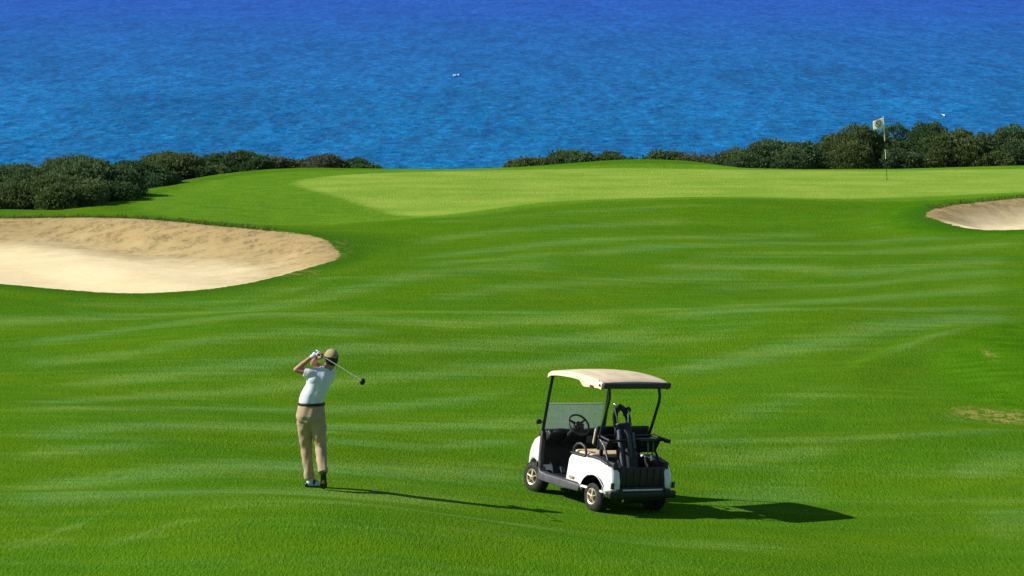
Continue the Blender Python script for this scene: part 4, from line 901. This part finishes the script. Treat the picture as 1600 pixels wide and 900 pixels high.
# ------------------------------------------------------------------ golfer
def golfer():
    c = hit(495, 763); root = c
    S = 1.0
    J = lambda a, y, z: Vector((a, y, z))
    Lank, Lknee, Lhip = J(-.105, .10, .12), J(-.150, .15, .53), J(-.155, .02, .96)
    Rank, Rknee, Rhip = J(.098, -.17, .255), J(.055, .03, .56), J(.02, .0, .96)
    pelvis = J(-.068, .0, 1.03); waist = J(-.066, .0, 1.17); chest = J(.015, .02, 1.44); neck0 = J(.115, .03, 1.60); head = J(.205, .075, 1.765)
    Lsh, Lel, Lwr = J(-.085, -.03, 1.575), J(-.262, -.03, 1.625), J(-.055, -.01, 1.795)
    Rsh, Rel, Rwr = J(.20, .08, 1.585), J(-.055, .26, 1.66), J(-.005, .06, 1.775)
    fdir = Vector((-.45, .85, -.05)).normalized()          # where the face looks
    side = fdir.cross(Vector((0, 0, 1))).normalized(); fup = side.cross(fdir).normalized(); fup = (fup + Vector((.12, 0, 0))).normalized(); side = fdir.cross(fup).normalized(); fup = side.cross(fdir)
    HM = Matrix((side, fdir, fup)).transposed() * 1.06
    grip0 = Vector((-.015, .035, 1.865)); chd = (Vector((.690, -.76, 1.575)) - grip0).normalized()
    def hand(mb, wr, along, palm_off, infl=0.0):
        """fingers wrap round the grip: centre on the grip at distance along it"""
        ctr = grip0 + chd * along; to = (wr - ctr); to = (to - chd * to.dot(chd)).normalized(); bn = chd.cross(to)
        pc = ctr + to * .034
        mb.ell(pc, (.040 + infl, .040 + infl, .024 + infl), 14, Matrix((chd, bn, to)).transposed())
        mb.capsule(wr, pc + to * .01, .028 + infl, .030 + infl)
        for k in range(4):
            f0 = ctr + chd * (-.033 + .022 * k); rr = [.0098, .0102, .0098, .0085][k] + infl; rad = .026; arc = [(20, 70, 130, 195), (20, 75, 140, 210), (20, 75, 138, 205), (20, 65, 120, 175)][k]
            pts = [f0 + (to * math.cos(R(g_)) + bn * math.sin(R(g_))) * (rad + (.008 if q == 0 else 0)) for q, g_ in enumerate(arc)]
            for i in range(3): mb.capsule(pts[i], pts[i + 1], rr * (1 - .07 * i), rr * (1 - .07 * (i + 1)), 10)
        t0 = ctr + chd * .038 + to * .030; t1 = ctr + chd * .052 - bn * .026 + to * .008; t2 = ctr + chd * .050 - bn * .020 - to * .022
        mb.capsule(t0, t1, .0125 + infl, .0115 + infl, 10); mb.capsule(t1, t2, .0115 + infl, .0095 + infl, 10)
    b = MB()
    # head
    b.ell(head, (.076, .096, .105), 24, HM); b.ell(head + HM @ Vector((0, .030, -.055)), (.056, .060, .060), 20, HM)
    b.ell(head + HM @ Vector((0, .094, -.022)), (.012, .022, .022), 12, HM); b.ell(head + HM @ Vector((0, .082, -.068)), (.024, .012, .008), 12, HM); b.ell(head + HM @ Vector((0, .078, -.095)), (.022, .018, .018), 12, HM)
    for s in (-1, 1):
        b.ell(head + HM @ Vector((s * .079, -.008, -.018)), (.010, .020, .033), 12, HM); b.ell(head + HM @ Vector((s * .034, .086, .014)), (.022, .010, .008), 12, HM)
    b.capsule(neck0 - Vector((.02, 0, .03)), head + HM @ Vector((0, -.02, -.075)), .060, .055)
    # torso
    b.tube([pelvis - Vector((0, 0, .06)), waist, (waist + chest) / 2, chest, (Lsh + Rsh) / 2], [(.085, .14), (.08, .135), (.09, .13), (.095, .145), (.06, .12)], 20, up=(0, 1, 0))
    b.capsule(Lsh, Rsh, .050, .050)
    # arms: upper arm and forearm taper
    for A, E, Wr in ((Lsh, Lel, Lwr), (Rsh, Rel, Rwr)):
        b.capsule(A, E, .050, .038); b.capsule(E, E + (Wr - E) * .35, .037, .040); b.capsule(E + (Wr - E) * .35, Wr, .040, .026)
    hand(b, Lwr, .045, 0); hand(b, Rwr, .125, 0)
    for H, K, A in ((Lhip, Lknee, Lank), (Rhip, Rknee, Rank)):
        b.capsule(H, K, .080, .052); b.capsule(K, K + (A - K) * .35, .05, .052); b.capsule(K + (A - K) * .35, A, .052, .034)
    b.capsule(Lank, Lank + Vector((.09, .05, -.06)), .035, .030); b.capsule(Rank, Rank + Vector((0, .02, -.14)), .032, .03)
    body = b.remesh('person', M['skin'], None, .0065, 3)
    body.location = c; body.scale = (1.055, 1.055, 1.055); setp(body, 'golfer in white polo, khaki trousers and tan cap finishing a swing', 'person')
    for s in (-1, 1): MB().ell(head + HM @ Vector((s * .033, .082, .002)), (.013, .012, .009), 12, HM).build('eye', M['eye'], body)
    # hair and cap
    h = MB()
    h.ell(head + HM @ Vector((0, -.022, -.010)), (.081, .082, .085), 22, HM); h.ell(head + HM @ Vector((0, -.058, -.055)), (.056, .034, .038), 16, HM)
    h.remesh('hair', M['hair'], body, .008, 3)
    cp = MB(); n = 28; vs_, fs = [], []
    for i in range(11):
        t_ = i / 10 * R(96)
        for k in range(n):
            a = 2 * PI * k / n; rr = math.sin(t_); vs_.append(head + HM @ Vector((.087 * rr * math.cos(a), .104 * rr * math.sin(a) - .004, .020 + .100 * math.cos(t_))))
    for i in range(10):
        for k in range(n): l = (k + 1) % n; fs.append((i * n + k, i * n + l, (i + 1) * n + l, (i + 1) * n + k))
    me = bpy.data.meshes.new('cap'); me.from_pydata([tuple(v) for v in vs_], [], fs); me.shade_smooth(); cap = link_mesh('cap', me, M['cap'], body); so = cap.modifiers.new('s', 'SOLIDIFY'); so.thickness = .004
    vp = MB(); vv = []; nn_ = 12
    for k in range(nn_ + 1):
        a = R(25 + 130 * k / nn_)
        for q in (0, 1): vv.append(head + HM @ Vector((.086 * math.cos(a) * (1 - .12 * q), .098 * math.sin(a) + q * .075 * math.sin((a - R(25)) / R(130) * PI) ** .5, .016 - .018 * q * math.sin(a))))
    me = bpy.data.meshes.new('cap_visor'); me.from_pydata([tuple(v) for v in vv], [], [(2 * k, 2 * k + 1, 2 * k + 3, 2 * k + 2) for k in range(nn_)]); me.shade_smooth(); v_ = link_mesh('cap_visor', me, M['cap'], body); so = v_.modifiers.new('s', 'SOLIDIFY'); so.thickness = .004
    bk = MB(); bk.tube([head + HM @ Vector((.038 * math.cos(R(g_)), -.104, .020 + .030 * math.sin(R(g_)) - .01)) for g_ in range(0, 181, 20)], .006, 8); bk.ell(head + HM @ Vector((0, -.094, .016)), (.032, .012, .022), 14, HM); bk.build('cap_opening', M['hair'], body)
    # shirt
    def wrinkle(amp, k):
        def f(a):
            x, y, z = a[:, 0], a[:, 1], a[:, 2]
            return (amp * np.sin(z * 34 * k + x * 25 + 2 * np.sin(y * 16 + x * 9)) * (.5 + .5 * np.sin(x * 13 + y * 17 + z * 7)) + amp * .6 * np.sin(x * 48 * k - z * 22 + y * 30)).astype(np.float32)
        return f
    s = MB()
    s.tube([waist - Vector((0, 0, .035)), waist + Vector((0, 0, .02)), waist + Vector((.01, .0, .09)), (waist + chest) / 2 + Vector((.016, -.01, .02)), chest + Vector((.018, -.01, 0)), chest + Vector((.045, 0, .10)), (Lsh + Rsh) / 2 + Vector((.01, 0, .045))],
           [(.115, .168), (.118, .170), (.112, .160), (.108, .156), (.118, .168), (.105, .162), (.060, .115)], 28, up=(0, 1, 0))
    s.capsule(Lsh, Rsh, .066, .070); s.capsule(Lsh + Vector((.06, 0, -.08)), Rsh + Vector((-.04, -.02, -.08)), .085, .09)
    s.tube([Lsh + Vector((.05, 0, -.01)), Lsh, Lsh + (Lel - Lsh) * .42], [.068, .070, .066], 18)
    s.tube([Rsh + Vector((-.02, 0, 0)), Rsh, Rsh + (Rel - Rsh) * .45], [.072, .072, .066], 18)
    s.capsule(Rsh + Vector((-.03, -.02, .0)), neck0 + Vector((.01, 0, .01)), .06, .055); s.capsule(Lsh, neck0 + Vector((-.02, 0, 0)), .055, .055)
    s.remesh('polo_shirt', M['shirt'], body, .009, 4, wrinkle(.0045, 1.1))
    MB().tube([neck0 + Vector((.008, 0, .03)) + Vector((.062 * math.cos(k * PI / 10), .062 * math.sin(k * PI / 10), -.02 * math.cos(k * PI / 10))) for k in range(20)], [(.018, .008)] * 20, 8, closed=True).build('collar', M['shirt'], body)
    # trousers
    t = MB()
    t.tube([pelvis + Vector((.002, 0, .135)), pelvis + Vector((0, 0, .06)), pelvis + Vector((-.008, -.012, -.04)), pelvis + Vector((-.006, -.005, -.10)), pelvis + Vector((-.004, 0, -.16))], [(.115, .170), (.128, .188), (.136, .198), (.116, .178), (.06, .09)], 28, up=(0, 1, 0))
    for H, K, A, hx in ((Lhip, Lknee, Lank, -.0), (Rhip, Rknee, Rank, .0)):
        dv = (A - K); t.tube([H + Vector((0, 0, .05)), H + Vector((0, 0, -.06)), H + (K - H) * .55, K, K + dv * .3, K + dv * .65, A + dv.normalized() * .01], [(.10, .10), (.112, .108), (.098, .095), (.078, .076), (.076, .074), (.068, .066), (.070, .067)], 24)
    t.remesh('trousers', M['pants'], body, .010, 4, wrinkle(.0055, 1.2))
    MB().tube([waist + Vector((.005 + .178 * math.cos(k * PI / 20), .124 * math.sin(k * PI / 20), -.012)) for k in range(40)], [(.021, .006)] * 40, 8, closed=True, up=(0, 0, 1)).build('belt', M['belt'], body)
    # glove on the left hand
    g = MB(); hand(g, Lwr, .045, 0, .0022); g.remesh('glove', M['glove'], body, .006, 2)
    # shoes
    def shoe(heel, toe, up, parts):
        d = (toe - heel); L = d.length; d.normalize(); up = (up - d * up.dot(d)).normalized(); sd = d.cross(up); Mt = Matrix((d, sd, up)).transposed()
        P = lambda a, q, z: heel + Mt @ Vector((a, q, z))
        u = MB(); u.ell(P(.055, 0, .045), (.060, .043, .050), 18, Mt); u.ell(P(.13, 0, .038), (.095, .045, .036), 18, Mt); u.ell(P(L - .07, 0, .030), (.072, .050, .030), 18, Mt); u.capsule(P(.055, 0, .05), P(.055, 0, .10), .042, .040)
        up_ = u.remesh(parts[0], parts[1], body, .008, 4)
        so_ = MB(); o_ = [(0, -.026), (.05, -.036), (.12, -.034), (.20, -.048), (L - .03, -.040), (L, -.010), (L, .012), (L - .03, .040), (.20, .048), (.12, .034), (.05, .036), (0, .026)]
        vs2 = [P(a, q, -.004) for a, q in o_] + [P(a, q, .014) for a, q in o_]; k = len(o_)
        so_.add(vs2, [tuple(range(k - 1, -1, -1)), tuple(range(k, 2 * k))] + [(i, (i + 1) % k, k + (i + 1) % k, k + i) for i in range(k)]); so_.build('shoe_sole', M['belt'], up_)
        return P, Mt, up_
    def gz(x, y): return float(hfun(c.x + x, c.y + y)) - c.z
    h0 = Vector((-.150, .070, 0)); h0.z = gz(h0.x, h0.y) + .005; t0 = Vector((.095, .165, 0)); t0.z = gz(t0.x, t0.y) + .005
    P, Mt, so1 = shoe(h0, t0, Vector((0, 0, 1)), ('shoe', M['shoewhite']))
    sv = MB(); sv.ell(P(.10, -.004, .052), (.034, .050, .048), 14, Mt); sv.ell(P(.0, 0, .030), (.026, .034, .030), 14, Mt); sv.build('shoe_saddle', M['belt'], so1)
    tz = gz(.10, -.12)
    toe = Vector((.10, -.115, tz + .012)); heel = Vector((.103, -.225, tz + .245))
    shoe(heel, toe, Vector((0, .85, .5)), ('shoe', M['belt']))
    # club held at the finish
    cl = empty('golf_club'); q = chd.to_track_quat('Z', 'X').to_matrix().to_4x4(); cl.matrix_world = Matrix.Translation(c + (grip0 - chd * .02) * 1.055) @ q
    setp(cl, 'long driver with a dark rounded head held behind the neck by the golfer', 'golf club')
    MB().tube([(0, 0, 0), (0, 0, .27)], [.0145, .0115], 12).build('grip', M['belt'], cl)
    Lc = (Vector((.690, -.76, 1.575)) - grip0).length
    MB().tube([(0, 0, .27), (0, 0, Lc)], [.0065, .0055], 10).build('shaft', M['steel_b'], cl)
    hd = MB().ell((.0, 0, 0), (.050, .044, .034), 18); o_ = hd.remesh('club_head', M['black'], cl, .006, 2)
    hm = Vector((.703, -.772, 1.555)) - grip0 + chd * .02; o_.location = q.to_3x3().inverted() @ hm
golfer()

# ------------------------------------------------------------------ ball
bc = hit(585, 768)
b = MB().ell((0, 0, 0), (.0225, .0225, .0225), 24).build('golf_ball', M['ball']); b.location = bc + Vector((0, 0, .021)); setp(b, "white golf ball on the grass in the golfer's shadow", 'golf ball')
